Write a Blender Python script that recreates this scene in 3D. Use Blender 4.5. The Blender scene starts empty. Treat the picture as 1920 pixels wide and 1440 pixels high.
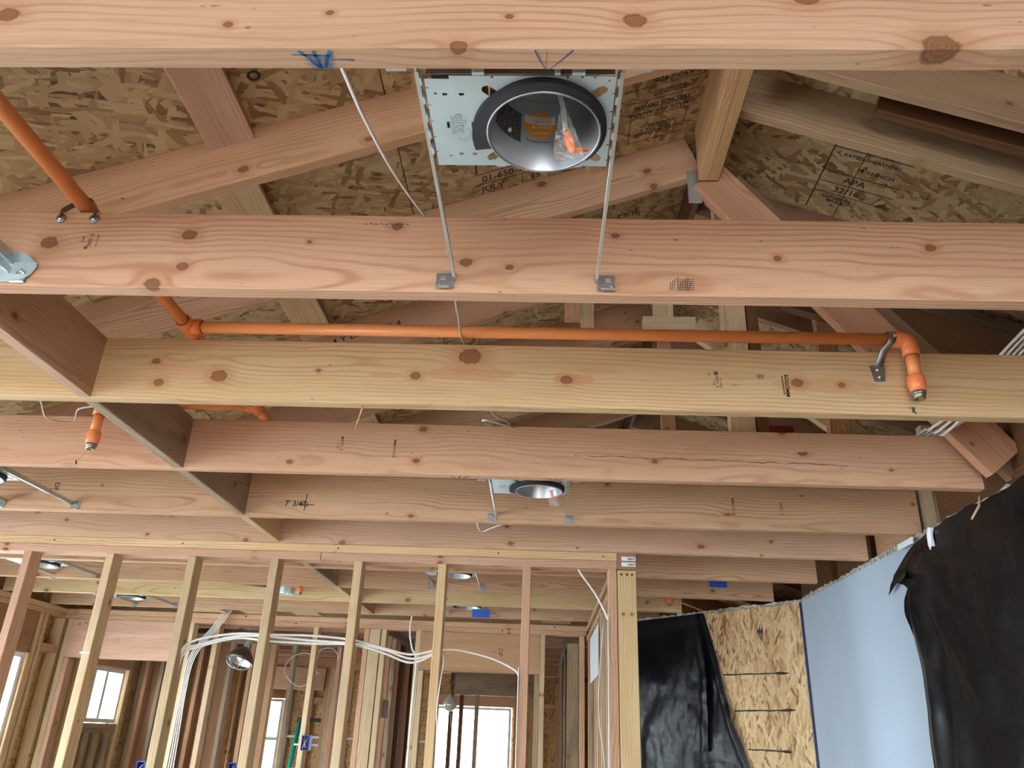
import bpy, bmesh, math, random
from mathutils import Vector, Matrix, noise

# ------------------------------------------------------------------ camera, sky, exposure
SC = bpy.context.scene
COL = SC.collection
EYE = 1.65                                     # height of the lens above the floor; data below is measured from lens height
OFF = Vector((0, 0, EYE))
cam_data = bpy.data.cameras.new('camera')
cam_data.sensor_width = 36.0
cam_data.lens = 27.77
cam_data.clip_start = 0.02
cam = bpy.data.objects.new('camera', cam_data)
COL.objects.link(cam)
R_ = Vector((.998812, .0315, .037193)); U_ = Vector((-.02094, -.41175, .911056)); F_ = Vector((-.044012, .910752, .410601))
cam.matrix_world = Matrix(((R_.x, U_.x, -F_.x, 0), (R_.y, U_.y, -F_.y, 0), (R_.z, U_.z, -F_.z, EYE), (0, 0, 0, 1)))
SC.camera = cam

world = bpy.data.worlds.new('sky')
SC.world = world
world.use_nodes = True
wn = world.node_tree.nodes; wl = world.node_tree.links
bg = wn['Background']
wtc = wn.new('ShaderNodeTexCoord'); wsp = wn.new('ShaderNodeSeparateXYZ'); wr = wn.new('ShaderNodeValToRGB')
wl.new(wtc.outputs['Generated'], wsp.inputs[0]); wl.new(wsp.outputs['Z'], wr.inputs[0]); wl.new(wr.outputs[0], bg.inputs[0])
wr.color_ramp.elements[0].color = (0.93, 0.97, 1.0, 1); wr.color_ramp.elements[1].color = (0.70, 0.85, 1.0, 1)
bg.inputs[1].default_value = 16.0

def opening(name, loc, rot, sx, sy):
    """a sky portal in an opening of the house: it gives no light of its own, only guides the sampling of the sky"""
    l = bpy.data.lights.new(name, 'AREA'); l.shape = 'RECTANGLE'; l.size = sx; l.size_y = sy
    l.cycles.is_portal = True
    o = bpy.data.objects.new(name, l); o.location = Vector(loc) + OFF; o.rotation_euler = rot
    COL.objects.link(o)
PI = math.pi
opening('rear_opening_light', (.05, -5.4, -0.45), (PI/2, 0, PI), 2.7, 2.2)
opening('left_window_light', (-3.76, -1.6, -0.3), (0, -PI/2, 0), 1.5, 1.6)
opening('left_window_light', (-3.76, 0.9, -0.3), (0, -PI/2, 0), 1.5, 1.6)
opening('left_window_light', (-3.76, 4.6, -0.27), (0, -PI/2, 0), 1.45, 2.6)
opening('left_window_light', (-3.76, 9.5, -0.3), (0, -PI/2, 0), 1.4, 0.8)
opening('left_window_light', (-3.76, 2.83, -0.3), (0, -PI/2, 0), 1.5, 1.45)  # portal of an unseen window added for fill
opening('left_window_light', (-3.76, -3.85, -0.3), (0, -PI/2, 0), 1.5, 1.5)  # portal of the rearmost window, also unseen and added for fill
opening('back_window_light', (-0.87, 11.18, -0.26), (-PI/2, 0, PI), 0.97, 1.28)
SC.view_settings.view_transform = 'Standard'
SC.view_settings.look = 'None'
SC.view_settings.gamma = 1.0
SC.view_settings.use_curve_mapping = False
SC.view_settings.exposure = 0.63
SC.cycles.max_bounces = 8
SC.cycles.diffuse_bounces = 5
SC.cycles.glossy_bounces = 4
SC.cycles.transparent_max_bounces = 12
SC.cycles.sample_clamp_indirect = 6.0
SC.cycles.use_denoising = True
rnd = random.Random(7)

# ------------------------------------------------------------------ material helpers
class NT:
    def __init__(s, name):
        s.m = bpy.data.materials.new(name); s.m.use_nodes = True
        s.t = s.m.node_tree; s.b = s.t.nodes['Principled BSDF']
    def n(s, typ, **kw):
        nd = s.t.nodes.new('ShaderNode' + typ)
        for k, v in kw.items(): setattr(nd, k, v)
        return nd
    def put(s, sock, v):
        if isinstance(v, bpy.types.NodeSocket): s.t.links.new(v, sock)
        elif v is not None:
            if hasattr(sock.default_value, '__len__') and not isinstance(v, (int, float)):
                v = tuple(v)
                if len(v) == 3 and len(sock.default_value) == 4: v = v + (1,)
            sock.default_value = v
    def math(s, op, a, b=None, c=None):
        nd = s.n('Math', operation=op); s.put(nd.inputs[0], a)
        if b is not None: s.put(nd.inputs[1], b)
        if c is not None: s.put(nd.inputs[2], c)
        return nd.outputs[0]
    def vmath(s, op, a, b=None):
        nd = s.n('VectorMath', operation=op); s.put(nd.inputs[0], a)
        if b is not None: s.put(nd.inputs[1], b)
        return nd.outputs['Value'] if op in ('LENGTH', 'DISTANCE') else nd.outputs[0]
    def comb(s, x, y, z):
        nd = s.n('CombineXYZ'); s.put(nd.inputs[0], x); s.put(nd.inputs[1], y); s.put(nd.inputs[2], z); return nd.outputs[0]
    def sep(s, v):
        nd = s.n('SeparateXYZ'); s.put(nd.inputs[0], v); return nd.outputs
    def noise(s, v, scale, detail=2, rough=.5, dist=0):
        nd = s.n('TexNoise'); s.put(nd.inputs['Vector'], v); nd.inputs['Scale'].default_value = scale
        nd.inputs['Detail'].default_value = detail; nd.inputs['Roughness'].default_value = rough; nd.inputs['Distortion'].default_value = dist
        return nd.outputs['Fac']
    def mix(s, f, a, b, blend='MIX'):
        nd = s.n('Mix', data_type='RGBA', blend_type=blend); s.put(nd.inputs[0], f); s.put(nd.inputs[6], a); s.put(nd.inputs[7], b)
        return nd.outputs[2]
    def step(s, x, a, b):
        nd = s.n('MapRange', interpolation_type='SMOOTHSTEP'); s.put(nd.inputs[0], x)
        nd.inputs[1].default_value = a; nd.inputs[2].default_value = b
        return nd.outputs[0]
    def obj(s): return s.n('TexCoord').outputs['Object']
    def rand(s): return s.n('ObjectInfo').outputs['Random']
    def bump(s, h, strength=.3, dist=.002):
        nd = s.n('Bump'); s.put(nd.inputs['Height'], h); nd.inputs['Strength'].default_value = strength; nd.inputs['Distance'].default_value = dist
        s.t.links.new(nd.outputs[0], s.b.inputs['Normal'])

def simple(name, col, rough=.6, metal=0.0, **kw):
    a = NT(name); a.b.inputs['Base Color'].default_value = (*col, 1); a.b.inputs['Roughness'].default_value = rough
    a.b.inputs['Metallic'].default_value = metal
    for k, v in kw.items(): a.b.inputs[k].default_value = v
    return a.m

def wood(name, light, dark, knotc=(.13, .052, .024), knots=None, freq=95.0, strength=.6, patches=(), stain=None, stain_amt=0.0, vary=.16):
    """sawn softwood: growth rings cut lengthwise, knots that push the rings aside, fine fibres, tone that varies board by board"""
    a = NT(name)
    P = a.obj(); r = a.rand()
    X, Y, Z = a.sep(P)
    r2 = a.math('FRACT', a.math('MULTIPLY', r, 17.3)); r3 = a.math('FRACT', a.math('MULTIPLY', r, 41.7))
    xo = a.math('ADD', X, a.math('MULTIPLY', r, 37.0))
    if knots:
        dn = None; rad = None
        for (kx, kz, kr) in knots:
            v = a.comb(a.math('DIVIDE', a.math('SUBTRACT', X, kx), kr*1.3), a.math('DIVIDE', a.math('ADD', Y, .019), kr*1.5), a.math('DIVIDE', a.math('SUBTRACT', Z, kz), kr))
            d = a.vmath('LENGTH', v)
            # push is bigger round a big knot
            p = a.math('MULTIPLY', a.math('EXPONENT', a.math('MULTIPLY', a.math('MULTIPLY', d, d), -.16)), kr*.9)
            dn = d if dn is None else a.math('MINIMUM', dn, d)
            rad = p if rad is None else a.math('ADD', rad, p)
        push = rad
    else:
        q = a.comb(a.math('DIVIDE', xo, .42), a.math('MULTIPLY', r2, 20), a.math('DIVIDE', a.math('ADD', Z, a.math('MULTIPLY', r3, 3)), .11))
        vo = a.n('TexVoronoi', feature='F1'); vo.inputs['Scale'].default_value = 1.0
        a.put(vo.inputs['Vector'], q)
        df = a.vmath('SUBTRACT', q, vo.outputs['Position'])
        dx, dy, dz = a.sep(df)
        cr = a.sep(vo.outputs['Color'])
        kr = a.math('MAXIMUM', a.math('SUBTRACT', a.math('MULTIPLY', cr[0], .0185), .0078), .0002)
        ay = a.math('ABSOLUTE', Y)
        v = a.comb(a.math('DIVIDE', a.math('MULTIPLY', dx, .42/1.4), kr), a.math('DIVIDE', a.math('MAXIMUM', a.math('SUBTRACT', .019, ay), a.math('SUBTRACT', ay, .0195)), a.math('MULTIPLY', kr, 1.5)), a.math('DIVIDE', a.math('MULTIPLY', dz, .11), kr))
        dn = a.vmath('LENGTH', v)
        push = a.math('MULTIPLY', a.math('EXPONENT', a.math('MULTIPLY', a.math('MULTIPLY', dn, dn), -.16)), a.math('MULTIPLY', kr, 1.2))
    kn_n = a.noise(P, 95, 2)
    dn = a.math('MULTIPLY', dn, a.math('MULTIPLY_ADD', kn_n, .55, .72))
    w1 = a.noise(a.comb(a.math('MULTIPLY', xo, 1.3), a.math('MULTIPLY', Y, 5), a.math('MULTIPLY', Z, 5)), 1.0, 3)
    w2 = a.noise(a.comb(a.math('MULTIPLY', xo, 9), a.math('MULTIPLY', Y, 30), a.math('MULTIPLY', Z, 30)), 1.0, 2)
    cy = a.math('ADD', Y, a.math('ADD', .03, a.math('MULTIPLY', r2, .07)))
    cz = a.math('ADD', a.math('ADD', Z, a.math('MULTIPLY', X, .012)), a.math('MULTIPLY', a.math('SUBTRACT', r3, .5), .14))
    rr = a.math('SQRT', a.math('ADD', a.math('MULTIPLY', cy, cy), a.math('MULTIPLY', cz, cz)))
    rr = a.math('ADD', a.math('ADD', rr, a.math('MULTIPLY', w1, .07)), a.math('ADD', push, a.math('MULTIPLY', w2, .0035)))
    s = a.math('SINE', a.math('MULTIPLY', rr, freq*6.2832))
    ring = a.math('POWER', a.math('MULTIPLY_ADD', s, .5, .5), 4.0)
    fib = a.noise(a.comb(a.math('MULTIPLY', xo, 7), a.math('MULTIPLY', Y, 420), a.math('MULTIPLY', Z, 420)), 1.0, 2)
    patch = a.noise(a.comb(a.math('MULTIPLY', xo, 1.1), a.math('MULTIPLY', Y, 9), a.math('MULTIPLY', Z, 9)), 1.3, 2)
    base = a.mix(a.step(patch, .3, .75), light, [l*.62+d*.38 for l, d in zip(light, dark)])
    fade = a.noise(a.comb(a.math('MULTIPLY', xo, 2.2), a.math('MULTIPLY', Y, 16), a.math('MULTIPLY', Z, 16)), 1.0, 1)
    c = a.mix(a.math('MULTIPLY', ring, a.math('MULTIPLY', a.math('MULTIPLY_ADD', a.step(fade, .25, .65), .8, .2), strength*1.25)), base, dark)
    c = a.mix(a.math('MULTIPLY', a.math('SUBTRACT', fib, .45), .9), c, [d*.6 for d in dark], 'MIX')
    for (px_, pz_, prx, prz, pc) in patches:
        pv = a.comb(a.math('DIVIDE', a.math('SUBTRACT', X, px_), prx), 0, a.math('DIVIDE', a.math('SUBTRACT', Z, pz_), prz))
        pd = a.math('ADD', a.vmath('LENGTH', pv), a.math('MULTIPLY', a.math('SUBTRACT', w2, .5), .5))
        c = a.mix(a.math('MULTIPLY', a.step(pd, 1.05, .85), .6), c, pc)
    halo = a.step(dn, 3.4, .9)
    c = a.mix(a.math('MULTIPLY', halo, .42), c, (dark[0]*.95, dark[1]*.74, dark[2]*.6))
    kn = a.step(dn, 1.08, .82)
    krings = a.math('MULTIPLY_ADD', a.math('SINE', a.math('MULTIPLY', dn, 19)), .25, .6)
    kcol = a.mix(krings, knotc, [min(1, k*2.1) for k in knotc])
    c = a.mix(a.math('MULTIPLY', kn, .88), c, kcol)
    rim = a.math('MULTIPLY', a.step(dn, .78, .98), a.step(dn, 1.25, 1.02))
    c = a.mix(a.math('MULTIPLY', rim, .55), c, [k*.45 for k in knotc])
    if stain:
        sn = a.noise(a.comb(a.math('MULTIPLY', xo, 2.5), a.math('MULTIPLY', Y, 11), a.math('MULTIPLY', Z, 11)), 1.0, 4, .6)
        c = a.mix(a.math('MULTIPLY', a.step(sn, .48, .7), stain_amt), c, stain)
    # specks of dirt and pencil-size scuffs
    sp = a.noise(a.comb(a.math('MULTIPLY', xo, 38), a.math('MULTIPLY', Y, 90), a.math('MULTIPLY', Z, 90)), 1.0, 1)
    c = a.mix(a.math('MULTIPLY', a.step(sp, .76, .82), .55), c, (.05, .035, .025))
    hs = a.n('HueSaturation'); a.put(hs.inputs['Color'], c)
    a.put(hs.inputs['Value'], a.math('MULTIPLY_ADD', r2, vary, 1-vary/2))
    a.put(hs.inputs['Hue'], a.math('MULTIPLY_ADD', r3, .012, .494))
    a.put(a.b.inputs['Base Color'], hs.outputs[0])
    a.b.inputs['Roughness'].default_value = .72
    a.b.inputs['Specular IOR Level'].default_value = .25
    a.bump(a.math('ADD', a.math('MULTIPLY', ring, .5), a.math('MULTIPLY', fib, .8)), .22, .001)
    return a.m

def osb(name, pale, mid, deep, flake=.085, width=.02, angs=((12, 1.15, 1.15), (63, .9, .9), (101, .7, 1.0), (152, 1.0, .75), (-30, .6, .6))):
    """oriented strand board: four layers of long pressed flakes, the topmost one of each spot shows"""
    a = NT(name)
    P = a.obj(); X, Y, Z = a.sep(P); r = a.rand()
    wn_ = a.n('TexNoise'); wn_.inputs['Scale'].default_value = 9; a.put(wn_.inputs['Vector'], P)
    P2 = a.vmath('ADD', P, a.vmath('SCALE', a.vmath('SUBTRACT', wn_.outputs['Color'], (.5, .5, .5))))
    P2.node.inputs[1].links[0].from_node.inputs['Scale'].default_value = .012
    P2 = a.vmath('ADD', P2, a.comb(a.math('MULTIPLY', r, 9), a.math('ADD', a.math('MULTIPLY', r, 23), Z), 0))
    hcur = None
    for i, (ang, fl, wd) in enumerate(angs):
        mp = a.n('Mapping'); a.put(mp.inputs['Vector'], P2)
        mp.vector_type = 'POINT'
        mp.inputs['Rotation'].default_value = (0, 0, math.radians(ang)); mp.inputs['Location'].default_value = (i*3.1, i*1.7, 0)
        sc = a.vmath('MULTIPLY', mp.outputs[0], (1/(flake*fl), 1/(width*wd), 0))
        vo = a.n('TexVoronoi', voronoi_dimensions='2D', feature='F1', distance='CHEBYCHEV'); vo.inputs['Scale'].default_value = 1
        a.put(vo.inputs['Vector'], sc)
        cr = a.sep(vo.outputs['Color'])
        edge = a.step(vo.outputs['Distance'], .62, .4)
        h = a.math('MULTIPLY', a.math('MULTIPLY_ADD', cr[0], .8, .2), a.math('MULTIPLY_ADD', edge, .35, .65))
        st = a.noise(a.vmath('MULTIPLY', mp.outputs[0], (14, 420, 1)), 1.0, 1)
        shade = a.math('ADD', cr[1], a.math('MULTIPLY', a.math('SUBTRACT', st, .5), .35))
        if hcur is None: hcur, scur = h, shade
        else:
            g = a.math('GREATER_THAN', h, hcur)
            mx = a.n('Mix', data_type='FLOAT'); a.put(mx.inputs[0], g); a.put(mx.inputs[2], scur); a.put(mx.inputs[3], shade)
            scur = mx.outputs[0]; hcur = a.math('MAXIMUM', h, hcur)
    ramp = a.n('ValToRGB'); a.put(ramp.inputs[0], scur); e = ramp.color_ramp.elements
    e[0].position = .0; e[0].color = (*deep, 1); e[1].position = 1.0; e[1].color = (*pale, 1)
    for p, c in ((.13, [d*.6+m*.4 for d, m in zip(deep, mid)]), (.3, mid), (.72, [m*.4+p_*.6 for m, p_ in zip(mid, pale)])):
        x = ramp.color_ramp.elements.new(p); x.color = (*c, 1)
    c = ramp.outputs[0]
    c = a.mix(a.step(hcur, .62, .4), c, [d*.5 for d in deep])  # shadow at the low flake edges, painted into the colour
    big = a.noise(P, 3.0, 2)
    c = a.mix(a.math('MULTIPLY', a.step(big, .4, .7), .25), c, mid)
    a.put(a.b.inputs['Base Color'], c); a.b.inputs['Roughness'].default_value = .62
    a.b.inputs['Specular IOR Level'].default_value = .3
    a.bump(a.math('ADD', hcur, a.math('MULTIPLY', scur, .3)), .35, .0015)
    return a.m

def metal_mat(name, col, rough, noise_amt=.1, metal=1.0):
    a = NT(name); P = a.obj()
    n1 = a.noise(P, 60, 3); n2 = a.noise(P, 9, 2)
    a.put(a.b.inputs['Base Color'], a.mix(a.step(n2, .3, .7), col, [c*.86 for c in col]))
    a.b.inputs['Metallic'].default_value = metal
    a.put(a.b.inputs['Roughness'], a.math('MULTIPLY_ADD', n1, noise_amt, rough))
    return a.m

M = {}
FIR_L, FIR_D = (.62, .39, .245), (.37, .18, .09)
M['fir'] = wood('fir_lumber', FIR_L, FIR_D)
M['fir_pink'] = wood('pink_fir_lumber', (.63, .395, .275), (.40, .20, .12), strength=.45)
M['pine'] = wood('pale_pine_lumber', (.68, .50, .29), (.44, .25, .10), strength=.5)
M['stud'] = wood('stud_lumber', (.66, .50, .32), (.43, .27, .13), strength=.42, stain=(.36, .28, .2), stain_amt=.45, vary=.22)
M['grey'] = wood('weathered_lumber', (.42, .32, .21), (.25, .16, .09), strength=.5, stain=(.16, .12, .085), stain_amt=.6)
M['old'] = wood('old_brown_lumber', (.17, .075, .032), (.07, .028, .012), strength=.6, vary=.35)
M['raft'] = wood('rafter_lumber', (.56, .315, .185), (.34, .155, .075), strength=.45)
M['raft_shade'] = wood('shaded_rafter_lumber', (.40, .265, .155), (.23, .13, .07), strength=.5)  # rafter wood with the shade of the right attic put into its colour
M['raft_shade2'] = wood('shaded_brown_rafter_lumber', (.33, .19, .11), (.18, .09, .045), strength=.5)  # browner rafter wood, attic shade likewise painted into the tone
M['orange_wood'] = wood('amber_lumber', (.58, .35, .17), (.36, .16, .065), strength=.6)
# the near joists carry their own knots (x from the left end, z from the middle, radius)
XL = -3.73
def kn(lst, zc=.907): return [(x-XL, z-zc, r) for x, z, r in lst]
M['joist_a'] = wood('near_joist_lumber', (.60, .38, .26), (.42, .21, .125), knots=kn([(-.742, .873, .011), (.105, .863, .0105), (-.124, .817, .008), (.489, .818, .017), (-.30, .877, .004), (-.435, .855, .0045), (.33, .905, .012), (-.06, .87, .004)]), freq=80, strength=.62)
M['joist_b'] = wood('second_joist_lumber', (.65, .40, .265), (.44, .205, .12), knots=kn([(-.758, .944, .011), (-.757, .866, .0085), (-.81, .823, .012), (-1.055, .92, .013), (-.32, .971, .008), (.767, .935, .008), (.135, .955, .006), (-.17, .885, .009), (-.08, .875, .006), (.46, .905, .006), (-.5, .93, .004)]), freq=90, strength=.6)
M['joist_c'] = wood('yellow_joist_lumber', (.74, .55, .31), (.52, .29, .115), knotc=(.19, .075, .032), knots=kn([(-1.092, .928, .008), (-1.071, .863, .010), (-.906, .887, .0155), (-.213, .962, .021), (.053, .897, .011), (.672, .902, .011), (.788, .898, .0065), (-.36, .90, .010), (-.63, .91, .005)]), freq=85, strength=.55, patches=[(-.215-XL, .907-.907, .145, .019, (.62, .33, .14)), (.075-XL, .898-.907, .06, .016, (.62, .33, .15)), (-.99-XL, .90-.907, .11, .03, (.66, .40, .20)), (.75-XL, .896-.907, .14, .022, (.64, .38, .19)), (-.44-XL, .90-.907, .05, .008, (.62, .34, .16))])
M['joist_d'] = wood('fourth_joist_lumber', (.64, .385, .25), (.42, .19, .11), freq=100, strength=.42)
M['osb_roof'] = osb('roof_strand_board', (.56, .41, .23), (.40, .26, .13), (.20, .10, .04), flake=.12, width=.026)
M['osb_wall'] = osb('wall_strand_board', (.70, .49, .25), (.50, .29, .11), (.24, .10, .03), flake=.06, width=.012)
M['osb_pale'] = osb('pale_strand_panel', (.74, .56, .33), (.55, .36, .17), (.28, .12, .045), flake=.10, width=.0165, angs=((78, 1.2, 1.1), (96, .9, .9), (60, 1.0, 1.0), (115, .8, 1.0), (85, .6, .7)))
M['galv'] = metal_mat('galvanised_steel', (.60, .70, .74), .34, .12, .85)
M['galv_plate'] = metal_mat('zinc_coated_plate', (.70, .86, .92), .42, .10, .55)
M['steel'] = metal_mat('dull_strap_steel', (.34, .35, .36), .38, .15, .9)
M['nail'] = simple('nail_steel', (.8, .86, .88), .25, .9)
M['alu'] = metal_mat('spun_aluminium', (.52, .54, .57), .33, .06, 1.0)
M['rubber'] = simple('black_foam_gasket', (.012, .013, .016), .75)
M['pipe'] = simple('orange_sprinkler_pipe', (.98, .36, .12), .33)
M['fitting'] = simple('orange_pipe_fitting', (.96, .27, .09), .28)
M['glue'] = simple('red_solvent_cement', (.13, .012, .008), .35)
M['brass'] = simple('dull_brass', (.34, .30, .18), .35, .8)
M['cable'] = simple('white_cable_jacket', (.72, .70, .68), .45)
M['white_paint'] = simple('white_vinyl', (.78, .84, .88), .4)
M['black'] = simple('black_plastic_part', (.015, .015, .017), .5)
M['ink'] = simple('black_ink', (.025, .02, .02), .8)
M['ink_soft'] = simple('faded_ink', (.10, .06, .045), .85)
M['blue_ink'] = simple('blue_marker', (.03, .15, .38), .6)
M['navy_ink'] = simple('navy_marker', (.05, .08, .22), .6)
M['tape'] = simple('blue_masking_tape', (.015, .10, .55), .6)
M['blue_box'] = simple('blue_outlet_box', (.01, .03, .30), .45)
M['green'] = simple('green_fibreglass', (.0, .30, .22), .45)
M['red_paint'] = simple('dark_red_paint', (.17, .012, .01), .6)
M['sticker_o'] = simple('orange_print', (.80, .31, .03), .4)
M['sticker_w'] = simple('grey_white_print', (.70, .70, .70), .4)
M['paper'] = simple('white_label_paper', (.86, .90, .98), .5)
M['socket'] = simple('orange_connector', (.95, .22, .06), .4)

def plastic_sheet():
    a = NT('black_polythene'); P = a.obj()
    n1 = a.noise(P, 3.2, 3, .5, .25); n2 = a.noise(P, 22, 3, .6, .3); dust = a.noise(P, 2.6, 5, .7, .0)
    a.put(a.b.inputs['Base Color'], a.mix(a.math('MULTIPLY', a.step(dust, .52, .78), .5), (.004, .005, .007), (.046, .047, .050)))
    a.put(a.b.inputs['Roughness'], a.math('MULTIPLY_ADD', dust, .30, .20))
    a.b.inputs['Specular IOR Level'].default_value = .28
    a.bump(a.math('ADD', n1, a.math('MULTIPLY', n2, .15)), .7, .02)
    return a.m
M['poly'] = plastic_sheet()

def drywall():
    a = NT('unpainted_drywall'); P = a.obj()
    n1 = a.noise(P, 2.2, 3); n2 = a.noise(P, 130, 2)
    a.put(a.b.inputs['Base Color'], a.mix(a.step(n1, .3, .75), (.47, .57, .70), (.44, .53, .64)))
    a.b.inputs['Roughness'].default_value = .85; a.bump(n2, .12, .001); return a.m
M['drywall'] = drywall()
def plaster():
    a = NT('broken_plaster'); P = a.obj(); n = a.noise(P, 60, 4, .7)
    a.put(a.b.inputs['Base Color'], a.mix(a.step(n, .35, .65), (.62, .62, .58), (.22, .18, .14)))
    a.b.inputs['Roughness'].default_value = .95; a.bump(n, 1.0, .006); return a.m
M['plaster'] = plaster()
def ply():
    a = NT('plywood_sheet'); P = a.obj(); X, Y, Z = a.sep(P)
    n = a.noise(a.comb(a.math('MULTIPLY', X, 2), a.math('MULTIPLY', Y, 12), a.math('MULTIPLY', Z, 12)), 1.5, 3, .5, 1.0)
    a.put(a.b.inputs['Base Color'], a.mix(n, (.40, .21, .10), (.24, .11, .05))); a.b.inputs['Roughness'].default_value = .7; return a.m
M['ply'] = ply()
def floor_mat():
    a = NT('dusty_subfloor'); P = a.obj(); n = a.noise(P, 2.5, 4)
    a.put(a.b.inputs['Base Color'], a.mix(n, (.44, .38, .31), (.36, .30, .25))); a.b.inputs['Roughness'].default_value = .85; return a.m
M['floor'] = floor_mat()
M['ground'] = simple('bright_concrete_yard', (.55, .54, .52), .9)
def glass():
    a = NT('window_glass')
    t = a.n('BsdfTransparent'); g = a.n('BsdfGlossy'); g.inputs['Roughness'].default_value = .02
    t.inputs['Color'].default_value = (.93, .97, .98, 1)
    mx = a.n('MixShader'); mx.inputs[0].default_value = .06
    a.t.links.new(t.outputs[0], mx.inputs[1]); a.t.links.new(g.outputs[0], mx.inputs[2])
    a.t.links.new(mx.outputs[0], a.t.nodes['Material Output'].inputs[0]); return a.m
M['glass'] = glass()
def film():
    a = NT('clear_bag_film'); P = a.obj()
    t = a.n('BsdfTransparent'); g = a.n('BsdfGlossy'); g.inputs['Roughness'].default_value = .12; g.inputs['Color'].default_value = (1, 1, 1, 1)
    fr = a.n('LayerWeight'); fr.inputs['Blend'].default_value = .35
    nz = a.noise(P, 90, 3, .6, 1.5)
    bp = a.n('Bump'); a.put(bp.inputs['Height'], nz); bp.inputs['Strength'].default_value = 1.0; bp.inputs['Distance'].default_value = .01
    a.t.links.new(bp.outputs[0], g.inputs['Normal'])
    mx = a.n('MixShader'); a.put(mx.inputs[0], a.math('MULTIPLY_ADD', fr.outputs['Facing'], .35, .16))
    a.t.links.new(t.outputs[0], mx.inputs[1]); a.t.links.new(g.outputs[0], mx.inputs[2])
    a.t.links.new(mx.outputs[0], a.t.nodes['Material Output'].inputs[0]); return a.m
M['film'] = film()
def label_print():
    """black warning label printed with rows of tiny grey lettering"""
    a = NT('printed_warning_label'); P = a.obj(); X, Y, Z = a.sep(P)
    row = a.math('FRACT', a.math('MULTIPLY', Z, 260)); rid = a.math('FLOOR', a.math('MULTIPLY', Z, 260))
    nz = a.noise(a.comb(a.math('MULTIPLY', X, 900), a.math('MULTIPLY', Y, 900), a.math('MULTIPLY', rid, 7.3)), 1.0, 1)
    f = a.math('MULTIPLY', a.math('GREATER_THAN', nz, .47), a.math('LESS_THAN', row, .45))
    a.put(a.b.inputs['Base Color'], a.mix(f, (.012, .012, .014), (.32, .33, .34))); a.b.inputs['Roughness'].default_value = .4; return a.m
M['warn'] = label_print()

# ------------------------------------------------------------------ object helpers
def tag(o, label=None, cat=None, group=None, kind=None):
    if label: o['label'] = label
    if cat: o['category'] = cat
    if group: o['group'] = group
    if kind: o['kind'] = kind
    return o
def attach(o, parent):
    if parent is not None:
        o.parent = parent
        o.matrix_parent_inverse = parent_world(parent).inverted()
    return o
WORLD = {}
def parent_world(p): return WORLD.get(p.name, Matrix.Identity(4))
def link(name, me, mat, parent=None, mw=None):
    if mat is not None and not me.materials: me.materials.append(mat)
    o = bpy.data.objects.new(name, me); COL.objects.link(o)
    mw = mw or Matrix.Identity(4)
    WORLD[o.name] = mw
    if parent is not None:
        o.parent = parent; o.matrix_parent_inverse = parent_world(parent).inverted()
    o.matrix_basis = mw
    return o
def root(name, loc, label=None, cat=None, group=None, kind=None):
    o = bpy.data.objects.new(name, None); COL.objects.link(o); o.empty_display_size = .1
    mw = Matrix.Translation(Vector(loc) + OFF); o.matrix_basis = mw; WORLD[o.name] = mw
    return tag(o, label, cat, group, kind)
def smooth(o):
    for p in o.data.polygons: p.use_smooth = True
    return o
def board_mesh(L, w, h, c=.0022, wane=None):
    me = bpy.data.meshes.new('board')
    a, b = w/2, h/2; c = min(c, a*.4, b*.4)
    sec = [(-a+c, -b), (a-c, -b), (a, -b+c), (a, b-c), (a-c, b), (-a+c, b), (-a, b-c), (-a, -b+c)]
    xs = [0.0, L] if wane is None else [L*i/wane[0] for i in range(wane[0]+1)]
    vs = []; fs = []
    for x in xs:
        d = 0 if wane is None else wane[1](x)
        for (y, z) in sec:
            vs.append((x, y, z + (d if z < 0 else 0)))
    n = 8
    for k in range(len(xs)-1):
        for i in range(n):
            j = (i+1) % n
            fs.append((k*n+i, (k+1)*n+i, (k+1)*n+j, k*n+j)[::-1])
    fs.append(tuple(range(n))); fs.append(tuple(range((len(xs)-1)*n, len(xs)*n))[::-1])
    me.from_pydata(vs, [], [f[::-1] for f in fs]); me.update()
    return me
def beam(name, p0, p1, w, h, mat, parent=None, up=(0, 0, 1), wane=None, **kw):
    """a straight stick from p0 to p1: w is its thickness, h its depth along 'up'"""
    p0 = Vector(p0) + OFF; p1 = Vector(p1) + OFF
    d = p1-p0; L = d.length; x = d/L
    u = Vector(up); y = u.cross(x).normalized(); z = x.cross(y).normalized()
    mw = Matrix(((x.x, y.x, z.x, p0.x), (x.y, y.y, z.y, p0.y), (x.z, y.z, z.z, p0.z), (0, 0, 0, 1)))
    o = link(name, board_mesh(L, w, h, wane=wane), M[mat] if isinstance(mat, str) else mat, parent, mw)
    return tag(o, **kw)
def box(name, x0, x1, y0, y1, z0, z1, mat, parent=None, **kw):
    """axis aligned stick or sheet; its longest side is the grain"""
    d = [(abs(x1-x0), 0), (abs(y1-y0), 1), (abs(z1-z0), 2)]; d.sort()
    (w, wi), (h, hi), (L, li) = d
    c = [(x0+x1)/2, (y0+y1)/2, (z0+z1)/2]
    p0 = list(c); p1 = list(c); p0[li] -= L/2; p1[li] += L/2
    up = [0, 0, 0]; up[hi] = 1
    return beam(name, p0, p1, w, h, mat, parent, up=up, **kw)
def sheet(name, x0, x1, y0, y1, z0, z1, mat, parent=None, **kw):
    return box(name, x0, x1, y0, y1, z0, z1, mat, parent, **kw)
def poly_mesh(name, vs, fs, mat, parent=None, sm=False, **kw):
    """vertices given in lens-height coordinates; local frame starts at the first vertex"""
    o0 = Vector(vs[0])
    me = bpy.data.meshes.new(name); me.from_pydata([tuple(Vector(v)-o0) for v in vs], [], fs); me.update()
    o = link(name, me, M[mat] if isinstance(mat, str) else mat, parent, Matrix.Translation(o0 + OFF))
    if sm: smooth(o)
    return tag(o, **kw)
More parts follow.
